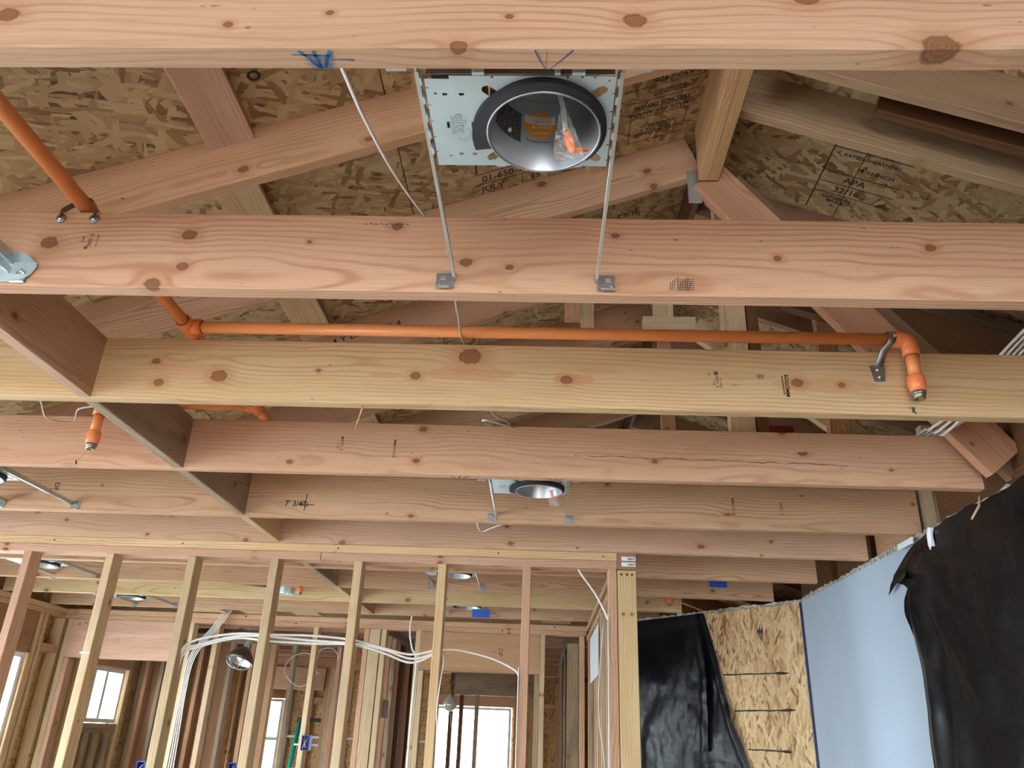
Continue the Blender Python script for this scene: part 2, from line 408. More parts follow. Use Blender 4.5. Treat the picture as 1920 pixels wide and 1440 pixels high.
def tube_data(pts, r, seg=10, caps=True, flat=1.0, up=None):
    """sweeps a round (or flattened) section along a polyline"""
    pts = [Vector(p) for p in pts]
    rs = r if isinstance(r, (list, tuple)) else [r]*len(pts)
    vs = []; fs = []; nrm = None
    for i, p in enumerate(pts):
        t = (pts[min(i+1, len(pts)-1)] - pts[max(i-1, 0)])
        if t.length < 1e-9: t = Vector((0, 0, 1))
        t.normalize()
        if nrm is None:
            nrm = Vector(up) if up else t.orthogonal()
        nrm = (nrm - t*nrm.dot(t))
        if nrm.length < 1e-6: nrm = t.orthogonal()
        nrm.normalize(); b = t.cross(nrm)
        for k in range(seg):
            a = 2*PI*k/seg
            vs.append(p + nrm*math.cos(a)*rs[i]*flat + b*math.sin(a)*rs[i])
    n = len(pts)
    for i in range(n-1):
        for k in range(seg):
            j = (k+1) % seg
            fs.append((i*seg+k, i*seg+j, (i+1)*seg+j, (i+1)*seg+k))
    if caps:
        fs.append(tuple(range(seg))[::-1]); fs.append(tuple(range((n-1)*seg, n*seg)))
    return vs, fs
def tube(name, pts, r, mat, parent=None, seg=10, flat=1.0, up=None, caps=True, **kw):
    vs, fs = tube_data(pts, r, seg, caps, flat, up)
    return poly_mesh(name, vs, fs, mat, parent, sm=True, **kw)
def spline(pts, n=8):
    """Catmull-Rom through the points"""
    P = [Vector(p) for p in pts]; P = [P[0]*2-P[1]] + P + [P[-1]*2-P[-2]]
    out = []
    for i in range(1, len(P)-2):
        for k in range(n):
            t = k/n; a, b, c, d = P[i-1], P[i], P[i+1], P[i+2]
            out.append(.5*((2*b) + (c-a)*t + (2*a-5*b+4*c-d)*t*t + (3*b-a-3*c+d)*t**3))
    out.append(P[-2]); return out
def cable(name, pts, r=.004, mat='cable', parent=None, flat=.6, n=8, seg=8, **kw):
    return tube(name, spline(pts, n), r, mat, parent, seg=seg, flat=flat, **kw)
def lathe(name, prof, axis_pt, mat, parent=None, seg=24, axis='Z', sm=True, cap=False, **kw):
    vs = []; fs = []
    c = Vector(axis_pt)
    for (r, h) in prof:
        for k in range(seg):
            a = 2*PI*k/seg; x, y = r*math.cos(a), r*math.sin(a)
            v = {'Z': (x, y, h), 'X': (h, x, y), 'Y': (y, h, x)}[axis] if not isinstance(axis, Matrix) else axis @ Vector((x, y, h))
            vs.append(c + Vector(v))
    n = len(prof)
    for i in range(n-1):
        for k in range(seg):
            j = (k+1) % seg; fs.append((i*seg+k, i*seg+j, (i+1)*seg+j, (i+1)*seg+k))
    if cap:
        fs.append(tuple(range(seg))[::-1]); fs.append(tuple(range((n-1)*seg, n*seg)))
    return poly_mesh(name, vs, fs, mat, parent, sm=sm, **kw)
def text(name, s, loc, right, up, size, mat, parent=None, bold=0.0, **kw):
    cu = bpy.data.curves.new(name, 'FONT'); cu.body = s; cu.size = size; cu.align_x = 'CENTER'; cu.align_y = 'CENTER'
    cu.offset = bold; cu.resolution_u = 2; cu.space_line = .85
    cu.materials.append(M[mat])
    x = Vector(right).normalized(); y = Vector(up).normalized(); z = x.cross(y)
    p = Vector(loc) + OFF
    t = bpy.data.objects.new(name, cu); COL.objects.link(t)
    me = bpy.data.meshes.new_from_object(t.evaluated_get(bpy.context.evaluated_depsgraph_get()))
    bpy.data.objects.remove(t); bpy.data.curves.remove(cu)
    o = bpy.data.objects.new(name, me); COL.objects.link(o)
    mw = Matrix(((x.x, y.x, z.x, p.x), (x.y, y.y, z.y, p.y), (x.z, y.z, z.z, p.z), (0, 0, 0, 1)))
    WORLD[o.name] = mw
    if parent is not None:
        o.parent = parent; o.matrix_parent_inverse = parent_world(parent).inverted()
    o.matrix_basis = mw
    return tag(o, **kw)
def copy_tree(o, parent=None, shift=Vector((0, 0, 0))):
    c = o.copy(); COL.objects.link(c); WORLD[c.name] = parent_world(o).copy()
    c.parent = parent
    if parent is not None: c.matrix_parent_inverse = o.matrix_parent_inverse.copy()
    if parent is None:
        c.matrix_basis = Matrix.Translation(shift) @ o.matrix_basis; WORLD[c.name] = c.matrix_basis.copy()
    for ch in list(o.children): copy_tree(ch, c)
    return c
def stroke(name, pts, w, mat, parent, normal, **kw):
    """a painted line of ink: a flat ribbon a hair above the surface"""
    n = Vector(normal); P = [Vector(p) + n*.0007 for p in pts]; vs = []; fs = []
    ws = w if isinstance(w, (list, tuple)) else [w]*len(P)
    for i, p in enumerate(P):
        t = (P[min(i+1, len(P)-1)] - P[max(0, i-1)]).normalized(); s = n.cross(t).normalized()
        vs += [p + s*ws[i]/2, p - s*ws[i]/2]
    for i in range(len(P)-1): fs.append((2*i, 2*i+1, 2*i+3, 2*i+2))
    return poly_mesh(name, vs, fs, mat, parent, **kw)

H = .815; HT = .999                            # underside and top of the ceiling joists

# ================================================================== THE SETTING
ground = poly_mesh('ground', [(-40, -40, -1.8), (40, -40, -1.8), (40, 40, -1.8), (-40, 40, -1.8)], [(0, 1, 2, 3)], 'ground', kind='structure')
floor = sheet('floor', -3.85, 3.2, -5.5, 11.3, -1.69, -1.65, 'floor', kind='structure')

# ---- exterior wall on the left: studs, plates, strand board sheathing, windows
WLX = -3.73
wl_ = root('wall_left', (WLX, 0, -1.65), kind='structure')
def wl_panel(y0, y1, z0, z1, m='osb_wall'): sheet('sheathing_panel', WLX-.11, WLX-.095, y0, y1, z0, z1, m, wl_)
op = [(-4.6, -3.1, -1.1, .45), (-2.35, -.85, -1.1, .45), (.15, 1.65, -1.1, .45), (2.1, 3.55, -1.1, .45), (3.9, 5.93, -1.0, .45), (6.93, 7.47, .0, .445), (9.2, 9.87, -1.0, .40)]
ys = -5.5
for (a, b, z0, z1) in op:
    if a - ys > .02: wl_panel(ys, a, -1.65, HT+.05)
    wl_panel(a, b, z1, HT+.05, 'ply' if a == 3.9 else 'osb_wall'); wl_panel(a, b, -1.65, z0)
    ys = b
wl_panel(ys, 11.25, -1.65, HT+.05)
for y0, y1 in ((-5.5, 2.0), (2.002, 6.32), (6.33, 11.15)):
    box('top_plate', WLX-.089, WLX, y0, y1, .777, H, 'pine', wl_)
    box('top_plate', WLX-.089, WLX, y0, y1, .739, .776, 'fir', wl_)
for y in (3.86, 5.97, 6.03, 6.28, 6.60, 6.88, 7.50, 7.88, 8.28, 8.68, 9.12, 9.90, 10.3, 10.7, 11.1):
    box('stud', WLX-.089, WLX, y, y+.038, -1.65, .738, rnd.choice(['stud', 'pine', 'grey']) if y > 6.5 else 'pine', wl_)
box('header', WLX-.089, WLX-.005, 3.9, 5.95, .452, .737, 'ply', wl_)
box('trimmer_stud', WLX-.089, WLX, 5.932, 5.969, -1.65, .45, 'pine', wl_)
box('fire_block', WLX-.089, WLX, 6.07, 6.279, .478, .535, 'fir', wl_)
box('sill_plate', WLX-.089, WLX, 6.92, 7.48, -.038, -.001, 'grey', wl_)
box('sill_plate', WLX-.089, WLX, 6.92, 7.48, -.077, -.039, 'grey', wl_)
box('header', WLX-.089, WLX, 6.92, 7.499, .447, .585, 'fir', wl_)
for y in (7.02, 7.2, 7.38): box('cripple_stud', WLX-.089, WLX, y, y+.038, -1.65, -.078, 'grey', wl_)
box('header', WLX-.089, WLX, 9.16, 9.899, .405, .64, 'raft', wl_)

# ---- far back wall
YB = 11.2
wb = root('wall_back', (-1.4, YB, -1.65), kind='structure')
bop = [(-3.66, -3.40, -1.0, .39), (-1.37, -.37, -.9, .385)]
xs = WLX-.1
for (a, b, z0, z1) in bop:
    sheet('sheathing_panel', xs, a, YB+.09, YB+.105, -1.65, HT+.05, 'osb_wall', wb)
    sheet('sheathing_panel', a, b, YB+.09, YB+.105, z1, HT+.05, 'osb_wall', wb)
    sheet('sheathing_panel', a, b, YB+.09, YB+.105, -1.65, z0, 'osb_wall', wb)
    xs = b
sheet('sheathing_panel', xs, 1.0, YB+.09, YB+.105, -1.65, HT+.05, 'osb_wall', wb)
box('top_plate', WLX, 1.0, YB, YB+.089, .777, H, 'orange_wood', wb)
box('top_plate', WLX, 1.0, YB, YB+.089, .739, .776, 'orange_wood', wb)
for x in (-3.38, -3.34, -3.05, -2.6, -2.2, -1.8, -1.43, -.34, -.29, .0, .2, .24, .6):
    box('stud', x, x+.038, YB, YB+.089, -1.65, .738, 'orange_wood', wb)
box('header', -1.389, -.343, YB, YB+.085, .39, .52, 'raft', wb)
box('fire_block', .04, .198, YB, YB+.089, .39, .45, 'orange_wood', wb)
box('fire_block', -3.0, -2.602, YB, YB+.089, .34, .42, 'raft', wb)
box('header', -3.72, -3.382, YB, YB+.085, .395, .5, 'orange_wood', wb)
box('white_strap', -3.29, -1.45, YB-.012, YB-.002, .0-.075, -.05, 'white_paint', wb)

# ---- windows: white vinyl frames with glass
def window(name, plane, a, b, z0, z1, at, rails=(), mull=()):
    """plane 'X' stands in the left wall (a, b along Y), 'Y' in the back wall (a, b along X)"""
    w = root(name, (at, (a+b)/2, z0) if plane == 'X' else ((a+b)/2, at, z0), kind='structure')
    f = .035
    def bar(nm, u0, u1, v0, v1, d=.03, m='white_paint'):
        if plane == 'X': box(nm, at-d, at+d, u0, u1, v0, v1, m, w)
        else: box(nm, u0, u1, at-d, at+d, v0, v1, m, w)
    bar('window_frame', a, b, z1-f, z1); bar('window_frame', a, b, z0, z0+f)
    bar('window_frame', a, a+f, z0+f, z1-f); bar('window_frame', b-f, b, z0+f, z1-f)
    for z in rails: bar('meeting_rail', a+f, b-f, z-.02, z+.02, .022)
    for u in mull: bar('mullion', u-.022, u+.022, z0+f, z1-f, .022)
    bar('window_pane', a+f, b-f, z0+f, z1-f, .003, 'glass')
    return w
window('window_1', 'X', 3.95, 5.925, -.98, .447, WLX-.05, rails=(-.3,), mull=(4.9,))
window('window_2', 'X', 6.94, 7.465, .003, .443, WLX-.045, mull=(7.17,))
window('window_3', 'X', 9.21, 9.865, -.98, .398, WLX-.05, rails=(-.1,))
window('window_4', 'Y', -3.655, -3.405, -.98, .385, YB+.05, rails=(-.1,))
window('window_5', 'Y', -1.365, -.375, -.88, .38, YB+.05)
window('window_6', 'X', -2.34, -.86, -1.08, .447, WLX-.05, rails=(-.3,))
window('window_7', 'X', .16, 1.64, -1.08, .447, WLX-.05, rails=(-.3,))
window('added_window_8', 'X', 2.11, 3.54, -1.08, .447, WLX-.05, rails=(-.3,))  # out of view, added to let in more fill light
window('added_window_9', 'X', -4.59, -3.11, -1.08, .447, WLX-.05, rails=(-.3,))  # unseen rearmost window, added to brighten the room

# ---- existing wall on the right: drywall, strand board panel on the slanting part
wr_ = root('wall_right', (1.5, 2.0, -1.65), kind='structure')
C1 = Vector((1.495, 4.745, 0)); C2 = Vector((.60, 5.835, 0)); A1 = (C2-C1).normalized(); AN = Vector((-A1.y, A1.x, 0))  # points away
if AN.y < 0: AN = -AN
def jag(n, seed, amp=.009):
    q = random.Random(seed); return [q.uniform(-amp, amp)*q.choice((.4, 1, 1)) for _ in range(n)]
def jagged_slab(name, p0, p1, z0, ztop, n, thick, nrm, mat, parent, seed, amp=.009, **kw):
    p0 = Vector(p0); p1 = Vector(p1); nrm = Vector(nrm)
    j = jag(n+1, seed, amp); vs = []; fs = []
    for s in (0, 1):
        for i in range(n+1):
            p = p0.lerp(p1, i/n) + nrm*thick*s
            vs.append((p.x, p.y, z0)); vs.append((p.x, p.y, ztop + (j[i] if s == 0 else j[i]*.5-.004)))
    m = 2*(n+1)
    for i in range(n):
        fs.append((2*i, 2*i+1, 2*i+3, 2*i+2)); fs.append((m+2*i, m+2*i+2, m+2*i+3, m+2*i+1))
        fs.append((2*i+1, m+2*i+1, m+2*i+3, 2*i+3))
    fs.append((0, m, m+1, 1)); fs.append((2*n, 2*n+1, m+2*n+1, m+2*n))
    return poly_mesh(name, vs, fs, mat, parent, **kw)
jagged_slab('drywall_panel', (1.50, 3.0, 0), (1.50, 4.745, 0), -1.65, .803, 60, .0127, (1, 0, 0), 'drywall', wr_, 3, .007)
sheet('wall_backing', 1.515, 1.53, -5.5, 4.75, -1.65, .80, 'osb_wall', wr_)
jagged_slab('plaster_edge', (1.497, 2.3, 0), (1.497, 4.75, 0), .792, .812, 90, .012, (1, 0, 0), 'plaster', wr_, 5, .008)
def apt(s, z, d=0): p = C1 + A1*s + AN*d; return (p.x, p.y, z)
def a_slab(name, s0, s1, z0, z1, d0, d1, mat, parent, **kw):
    pa = apt(s0, (z0+z1)/2, (d0+d1)/2); pb = apt(s1, (z0+z1)/2, (d0+d1)/2)
    return beam(name, pa, pb, abs(d1-d0), z1-z0, mat, parent, up=(0, 0, 1), **kw)
a_slab('strand_board_panel', .004, .72, -1.65, .793, 0, .012, 'osb_pale', wr_)
a_slab('wall_backing', .0, 1.4, -1.65, .79, .013, .02, 'ply', wr_)
jagged_slab('plaster_edge', apt(-.01, 0), apt(1.4, 0), .786, .806, 60, .02, AN, 'plaster', wr_, 9, .007)
a_slab('corner_tape', -.006, .006, -1.65, .79, -.006, -.001, simple('dark_blue_edge', (.01, .02, .10), .6), wr_)
# black marker strokes and smear on the strand board
def on_osb(s, z): return apt(s, z, 0)
def s_of(x): return (C1.x - x)/(-A1.x)
for (x0, za, x1, zb) in ((1.12, .414, 1.418, .407), (1.16, .208, 1.43, .21), (1.21, .002, 1.40, -.003)):
    sa, sb = s_of(x0), s_of(x1)
    n = 14; q = random.Random(int(x0*1000))
    pts = [on_osb(sa+(sb-sa)*i/n, za+(zb-za)*i/n + q.uniform(-.0015, .0015)) for i in range(n+1)]
    stroke('marker_stroke', pts, [.006]+[q.uniform(.006, .010) for _ in range(n-3)]+[.016, .014, .003], 'ink', wr_, -AN)
for i in range(7):
    s0 = s_of(1.31) + (i-3)*.006
    stroke('marker_stroke', [on_osb(s0, .69-i % 3*.02), on_osb(s0+.004, .655), on_osb(s0-.002, .60+i % 2*.02)], [.002, .006, .002], 'ink', wr_, -AN)
# dark old studs, plates and lath seen above the wall, where the joists die into it
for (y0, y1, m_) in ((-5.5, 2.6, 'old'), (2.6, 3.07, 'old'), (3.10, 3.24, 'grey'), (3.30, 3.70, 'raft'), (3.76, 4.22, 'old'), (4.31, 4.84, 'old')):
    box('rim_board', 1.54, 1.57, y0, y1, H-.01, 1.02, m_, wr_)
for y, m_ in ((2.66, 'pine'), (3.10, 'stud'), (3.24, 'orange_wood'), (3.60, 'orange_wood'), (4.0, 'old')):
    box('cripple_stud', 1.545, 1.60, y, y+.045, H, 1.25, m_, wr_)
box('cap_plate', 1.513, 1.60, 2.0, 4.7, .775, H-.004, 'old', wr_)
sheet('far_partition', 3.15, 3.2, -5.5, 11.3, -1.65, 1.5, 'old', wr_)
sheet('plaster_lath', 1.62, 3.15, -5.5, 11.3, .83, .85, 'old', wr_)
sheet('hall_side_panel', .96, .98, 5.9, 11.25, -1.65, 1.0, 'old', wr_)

# ---- roof: strand board on rafters, ridge beam, blocking
SL = .36
roof = root('roof', (.6, 4, 1.9), kind='structure')
def zl(x): return 1.998 + SL*x                # underside of the boards, left slope
def zr(x): return 2.43 - SL*x                 # right slope
XR = .6
def slope_panel(x0, x1, y0, y1, left=True):
    f = zl if left else zr
    # panel edge on the slope; a small gap shows as the joint
    g = .0015
    p = [(x0+g, f(x0+g)), (x1-g, f(x1-g))]
    mid0 = (p[0][0], (y0+y1)/2, p[0][1]+.006); mid1 = (p[1][0], (y0+y1)/2, p[1][1]+.006)
    return beam('sheathing_panel', mid0, mid1, (y1-y0)-2*g, .011, 'osb_roof', roof, up=(-SL if left else SL, 0, 1))
def slope_panel_wide(x0, x1, y0, y1, left=True):
    f = zl if left else zr; g = .0015
    a = Vector((x0+g, y0+g, f(x0+g))); b = Vector((x1-g, y0+g, f(x1-g))); c = Vector((x1-g, y1-g, f(x1-g))); d = Vector((x0+g, y1-g, f(x0+g)))
    n = Vector((-SL if left else SL, 0, 1)).normalized()*.011
    vs = [a, b, c, d, a+n, b+n, c+n, d+n]
    x = (b-a).normalized(); y = Vector((0, 1, 0)); z = x.cross(y)
    mw = Matrix(((x.x, y.x, z.x, a.x), (x.y, y.y, z.y, a.y), (x.z, y.z, z.z, a.z+EYE), (0, 0, 0, 1))); inv = mw.inverted()
    me = bpy.data.meshes.new('sheathing_panel')
    me.from_pydata([tuple(inv @ (v+OFF)) for v in vs], [], [(0, 3, 2, 1), (4, 5, 6, 7), (0, 1, 5, 4), (1, 2, 6, 5), (2, 3, 7, 6), (3, 0, 4, 7)]); me.update()
    return link('sheathing_panel', me, M['osb_roof'], roof, mw)
rows = [-2.5, -1.66, -.52, .62]
for k in range(len(rows)-1):
    ys_ = [-5.5, -2.4, 0.05, 2.48, 4.92, 7.36, 9.8, 11.3] if k % 2 else [-5.5, -1.2, 1.24, 3.68, 6.12, 8.56, 11.3]
    for y0, y1 in zip(ys_[:-1], ys_[1:]): slope_panel_wide(rows[k], rows[k+1], y0, y1)
rowr = [.595, 1.16, 2.3, 3.3]
for k in range(3):
    ys_ = [-5.5, -1.2, 1.24, 3.68, 6.12, 8.56, 11.3] if k % 2 else [-5.5, -2.4, 0.05, 2.48, 4.92, 7.36, 9.8, 11.3]
    for y0, y1 in zip(ys_[:-1], ys_[1:]): slope_panel_wide(rowr[k], rowr[k+1], y0, y1, False)
cs = 1/math.sqrt(1+SL*SL)
poly_mesh('roofing_felt', [(-3.97, -5.6, 1.03), (-2.5, -5.6, zl(-2.5)+.014), (-2.5, 11.4, zl(-2.5)+.014), (-3.97, 11.4, 1.03)], [(0, 1, 2, 3)], 'black', roof)
poly_mesh('roofing_felt', [(-2.5, -5.6, zl(-2.5)+.014), (.597, -5.6, zl(.597)+.014), (.597, 11.4, zl(.597)+.014), (-2.5, 11.4, zl(-2.5)+.014)], [(0, 1, 2, 3)], 'black', roof)
poly_mesh('roofing_felt', [(.597, -5.6, zr(.597)+.014), (3.32, -5.6, zr(3.32)+.014), (3.32, 11.4, zr(3.32)+.014), (.597, 11.4, zr(.597)+.014)], [(0, 1, 2, 3)], 'black', roof)
def left_rafter(y, m='raft', x0=-2.5, x1=.553):
    dz = .092/cs
    beam('rafter', (x0, y+.019, zl(x0)-dz), (x1, y+.019, zl(x1)-dz), .038, .184, m, roof, up=(-SL, 0, 1))
def right_rafter(y, m='pine', x0=.633, x1=3.2, drop=0.0, h=.184):
    dz = (h/2)/cs + drop
    beam('rafter', (x0, y+.019, zr(x0)-dz), (x1, y+.019, zr(x1)-dz), .038, h, m, roof, up=(SL, 0, 1))
for k, y in enumerate((-5.2, -4.1, -3.0, -1.8, -.59, .02, .63, 1.24, 1.85, 2.46, 3.07, 3.68, 4.29, 4.90, 5.51, 6.12, 6.73, 7.34, 7.95, 8.56, 9.17, 9.78, 10.4, 11.0)):
    left_rafter(y, 'raft' if k % 3 else 'fir')
for y in (-5.2, -4.1, -3.0, -1.8, -.59, .02, .63, 1.24): right_rafter(y)
right_rafter(1.87, 'raft_shade', .74); right_rafter(2.11, 'raft_shade')
for y in (2.72, 3.33, 3.94, 4.55, 5.16, 5.77, 6.4, 7.6, 8.8, 10.0, 11.0): right_rafter(y, 'raft_shade2')
right_rafter(1.985, 'old', 1.06, 3.2, .045, .115)
beam('old_rafter', (.70*1.43, 2.93, 1.285+.49), (2.9, 2.93, 1.17), .05, .16, 'old', roof, up=(SL, 0, 1))
beam('old_rafter', (1.40, 3.05, 2.234-SL*1.40+.092), (3.1, 3.05, 2.234-SL*3.1+.092), .05, .184, 'grey', roof, up=(SL, 0, 1))
box('ridge_beam', .555, .5925, -5.4, 2.42, 1.95, 2.20, 'orange_wood', roof)
box('ridge_beam', .5935, .631, -5.4, 2.42, 1.95, 2.20, 'orange_wood', roof)
box('ridge_board', .58, .605, 2.43, 11.2, 2.02, 2.20, 'old', roof)
# flat blocking boards nailed up between the rafters
for (xa, y0, y1, m_) in ((-.97, 1.28, 1.90, 'fir_pink'), (-1.02, 1.89, 2.46, 'pine'), (-1.02, 2.5, 3.07, 'pine'), (-1.02, 3.11, 3.68, 'pine'), (.17, 1.28, 2.46, 'pine'), (.05, 2.5, 3.07, 'stud'), (-1.02, 3.72, 4.29, 'pine')):
    z = zl(xa)-.024
    beam('roof_block', (xa, y0, z), (xa, y1, z), .038, .14 if xa < 0 else .07, m_, roof, up=(1, 0, SL))
# steel hangers at the ridge
beam('rafter_hanger', (.545, 2.452, 1.87), (.545, 2.452, 2.02), .003, .05, 'galv', roof, up=(1, 0, 0))
for i in range(3): beam('rafter_hanger', (.50, 3.062, 1.70+.0), (.50, 3.062, 1.84), .003, .05, 'galv', roof, up=(1, 0, 0)) if i == 0 else None
# timber strut pair from the end of the ridge down to the head of the wall
beam('roof_strut', (.60, 2.452, 1.985), (1.50, 2.512, .885), .038, .15, 'raft', roof, up=(.77, .0, .63))
beam('roof_strut', (.66, 2.50, 1.97), (1.60, 2.56, .90), .036, .18, 'raft_shade2', roof, up=(.77, .0, .63))
# posts standing in the roof space
for (x0, x1, y0, y1, z0, z1, m_) in ((.655, .745, 2.64, 2.68, 1.0, 2.1, 'stud'), (.75, .79, 2.64, 2.68, 1.0, 2.1, 'old'), (.07, .14, 2.98, 3.02, 1.66, 2.0, 'raft'), (.143, .20, 3.03, 3.07, 1.64, 2.02, 'stud'),
                                 (.455, .54, 3.0, 3.04, 1.66, 2.15, 'stud'), (.50, .56, 3.2, 3.24, 1.0, 2.15, 'raft'), (1.12, 1.2, 2.95, 2.99, 1.0, 1.9, 'orange_wood')):
    box('roof_post', x0, x1, y0, y1, z0, z1, m_, roof)
box('roof_tie', .40, .62, 2.94, 2.98, 1.61, 1.655, 'stud', roof)
beam('roof_tie', (.62, 2.99, 1.63), (1.35, 3.0, 1.06), .038, .09, 'stud', roof, up=(.6, 0, .8))
beam('roof_tie', (.10, 3.40, 1.30), (.95, 3.42, 1.05), .038, .09, 'grey', roof, up=(.3, 0, .95))
box('red_timber', .70, .895, 2.70, 2.78, 1.002, 1.075, 'red_paint', roof)
# writing printed on the boards
RX = Vector((1, 0, SL)).normalized(); RXr = Vector((1, 0, -SL)).normalized(); YM = Vector((0, -1, 0))
def osb_text(s, x, y, size, flip=False, left=True, bold=.0004, lean=0.0):
    f = zl if left else zr; r = (RX if left else RXr); u = YM
    if flip: r = -r; u = -u
    n = Vector((SL if left else -SL, 0, -1)).normalized()
    p = Vector((x, y, f(x))) + n*.002
    text('board_print', s, p, r, u, size, 'ink', roof, bold)
def osb_line(x0, y0, x1, y1, w=.004, left=True):
    f = zl if left else zr; n = Vector((SL if left else -SL, 0, -1)).normalized()
    stroke('board_print', [(x0, y0, f(x0)), (x1, y1, f(x1))], w, 'ink', roof, n)
osb_text('STRENGTH\nTHIS WAY', -.19, 2.30, .022); osb_text('01-650-7406', -.15, 2.37, .045); osb_text('JULY', -.22, 2.43, .045); osb_text('15', -.06, 2.43, .045)
osb_line(-.29, 2.34, -.02, 2.34); osb_line(-.29, 2.40, -.02, 2.40); osb_line(-.11, 2.40, -.11, 2.455, .003); osb_line(-.01, 2.40, -.01, 2.455, .003); osb_line(-.275, 2.28, -.275, 2.33, .006)
osb_text('STRENGTH AXIS\nTHIS DIRECTION', .42, 2.16, .017, True); osb_text('THIS SIDE DOWN', .40, 2.215, .028, True); osb_text('MADE IN CANADA', .39, 2.25, .028, True)
osb_text('01-650-7406', .45, 2.10, .04, True); osb_text('RATED SHEATHING\n24/16  7/16\nEXPOSURE 1', .40, 2.34, .022, True)
for y in (2.125, 2.19, 2.232, 2.272): osb_line(.29, y, .54, y, .003)
osb_line(.29, 2.275, .29, 2.40, .003); osb_line(.50, 2.275, .50, 2.38, .003); osb_line(.29, 2.40, .50, 2.40, .003)
osb_text('O', -.85, 1.66, .05, bold=.002); osb_text('JULY', .33, 2.86, .05, True); osb_text('15', .28, 2.93, .04, True)
osb_text('APA', 1.17, 2.50, .045, left=False); osb_text('32/16', 1.16, 2.56, .045, left=False); osb_text('RATED SHEATHING', 1.19, 2.37, .024, left=False); osb_text('EXPOSURE 1\nMILL 417', 1.15, 2.62, .024, left=False); osb_text('19/32 INCH', 1.22, 2.43, .028, left=False)
osb_line(1.05, 2.33, 1.05, 2.70, .005, False)
for y in (2.34, 2.47, 2.53, 2.59): osb_line(1.05, y, 1.32, y, .004, False)
text('board_print', '4  Y  DF  1  4  Y  1  4', (-.80, 3.069, 1.62), RX, Vector((-SL, 0, 1)), .035, 'ink', roof, .001)

# ---- gable ends and what closes the attic
gab = sheet('wall_gable', -3.85, 3.2, 11.3, 11.33, .95, 2.4, 'osb_roof', kind='structure')
gab2 = sheet('wall_gable_front', -3.85, 3.2, -5.53, -5.5, .80, 2.4, 'osb_roof', kind='structure')
wf = root('wall_front', (0, -5.5, -1.65), kind='structure')
sheet('sheathing_panel', -3.85, -1.3, -5.53, -5.515, -1.65, .8, 'osb_wall', wf); sheet('sheathing_panel', 1.4, 3.2, -5.53, -5.515, -1.65, .8, 'osb_wall', wf); sheet('sheathing_panel', -1.3, 1.4, -5.53, -5.515, .64, .8, 'osb_wall', wf)
sheet('trim_eave', -3.86, -3.83, -5.5, 11.3, .62, 1.1, 'osb_roof', kind='structure')

# ================================================================== CEILING JOISTS
def joist(y, x1, mat, label, h=.184, yfar=.038, x0=XL, wane=None):
    o = beam('ceiling_joist', (x0, y+.019, H+h/2), (x1, y+.019, H+h/2), .038, h, mat, None, wane=wane)
    return tag(o, label, 'ceiling joist', 'ceiling joists')
def wane_fn(x):
    X = x + XL
    def g(c, w, a): return a*math.exp(-((X-c)/w)**2)
    return g(.20, .05, .0006) + g(.66, .07, .004) + g(.42, .06, -.0008)
J1 = joist(.75, 1.50, 'joist_a', 'nearest pink fir joist across the top, with blue marker strokes on its underside', wane=(160, wane_fn))
J2 = joist(1.364, 1.50, 'joist_b', 'second joist from the viewer, pink fir, holding the two hanger bar brackets')
J3 = joist(1.954, 1.52, 'joist_c', 'yellow knotty joist with the orange pipe running along it')
J4 = joist(2.573, 1.455, 'joist_d', 'pinkish joist right behind the yellow knotty one, cracked along its right half')
J5 = joist(3.20, 1.525, 'fir', 'joist carrying the brackets of the middle recessed light')
J6 = joist(3.69, 1.495, 'fir_pink', 'joist lying directly on the stud partition top plates')
J7 = joist(4.28, 1.45, 'fir', 'first joist behind the stud partition')
J8 = joist(4.87, 1.38, 'fir', 'second joist behind the partition, blue tape stuck at its right end')
J9 = joist(5.45, .93, 'pine', 'third joist behind the partition, above the copper coloured sprinkler head')
J10 = joist(6.03, .44, 'fir', 'last joist before the header wall, with nail holes along it')
JS = [J1, J2, J3, J4, J5, J6, J7, J8, J9, J10]
jy = [.75, 1.364, 1.954, 2.573, 3.20, 3.69, 4.28, 4.87, 5.45, 6.03]
for i, y in enumerate((6.64, 7.25, 7.86, 8.47, 9.08, 9.69, 10.3, 10.9)):
    o = joist(y, .95, rnd.choice(['fir', 'raft', 'pine']), '')
    o['label'] = 'small far ceiling joist, %s beyond the header wall' % ('nearest', 'second nearest', 'third', 'fourth', 'fifth', 'sixth', 'second to last', 'farthest')[i]; o['group'] = 'far ceiling joists beyond the header wall'
# blocking between the joists, in one line
names = ['block between the two nearest joists, at the left edge', 'large block on the left between the second joist and the yellow one', 'block between the yellow joist and the next, with orange stains',
         'block left of the handwritten measurement', 'small block just above the partition plates', 'block behind the partition plates', 'block in the first bay behind the partition', 'block in the second bay behind the partition', 'block in the last bay before the header wall']
for i in range(1, 9):
    o = beam('joist_block', (-1.269, jy[i]+.039, H+.092), (-1.269, jy[i+1]-.001, H+.092), .038, .183, ['grey', 'fir_pink', 'grey', 'grey', 'pine', 'fir', 'grey', 'pine', 'fir'][i])
    tag(o, names[i], 'blocking', 'diagonal line of blocking')
box('flat_block', -2.75, -2.45, 6.07, 6.27, .80+.02, .858, 'pine', None, label='pale flat board end above header wall, left of the third stud', cat='board', group='flat boards over the header wall')
box('flat_block', -2.30, -2.05, 6.07, 6.27, .80+.02, .858, 'stud', None, label='pale flat board end above header wall, between the third and fourth studs', cat='board', group='flat boards over the header wall')
box('flat_block', -1.90, -1.70, 6.07, 6.27, .80+.02, .858, 'stud', None, label='pale flat board end above header wall, right of the fourth stud', cat='board', group='flat boards over the header wall')
box('flat_block', .0, .22, 6.10, 6.27, .82, .862, 'grey', None, label='grey green flat board end above header wall near its right corner', cat='board', group='flat boards over the header wall')

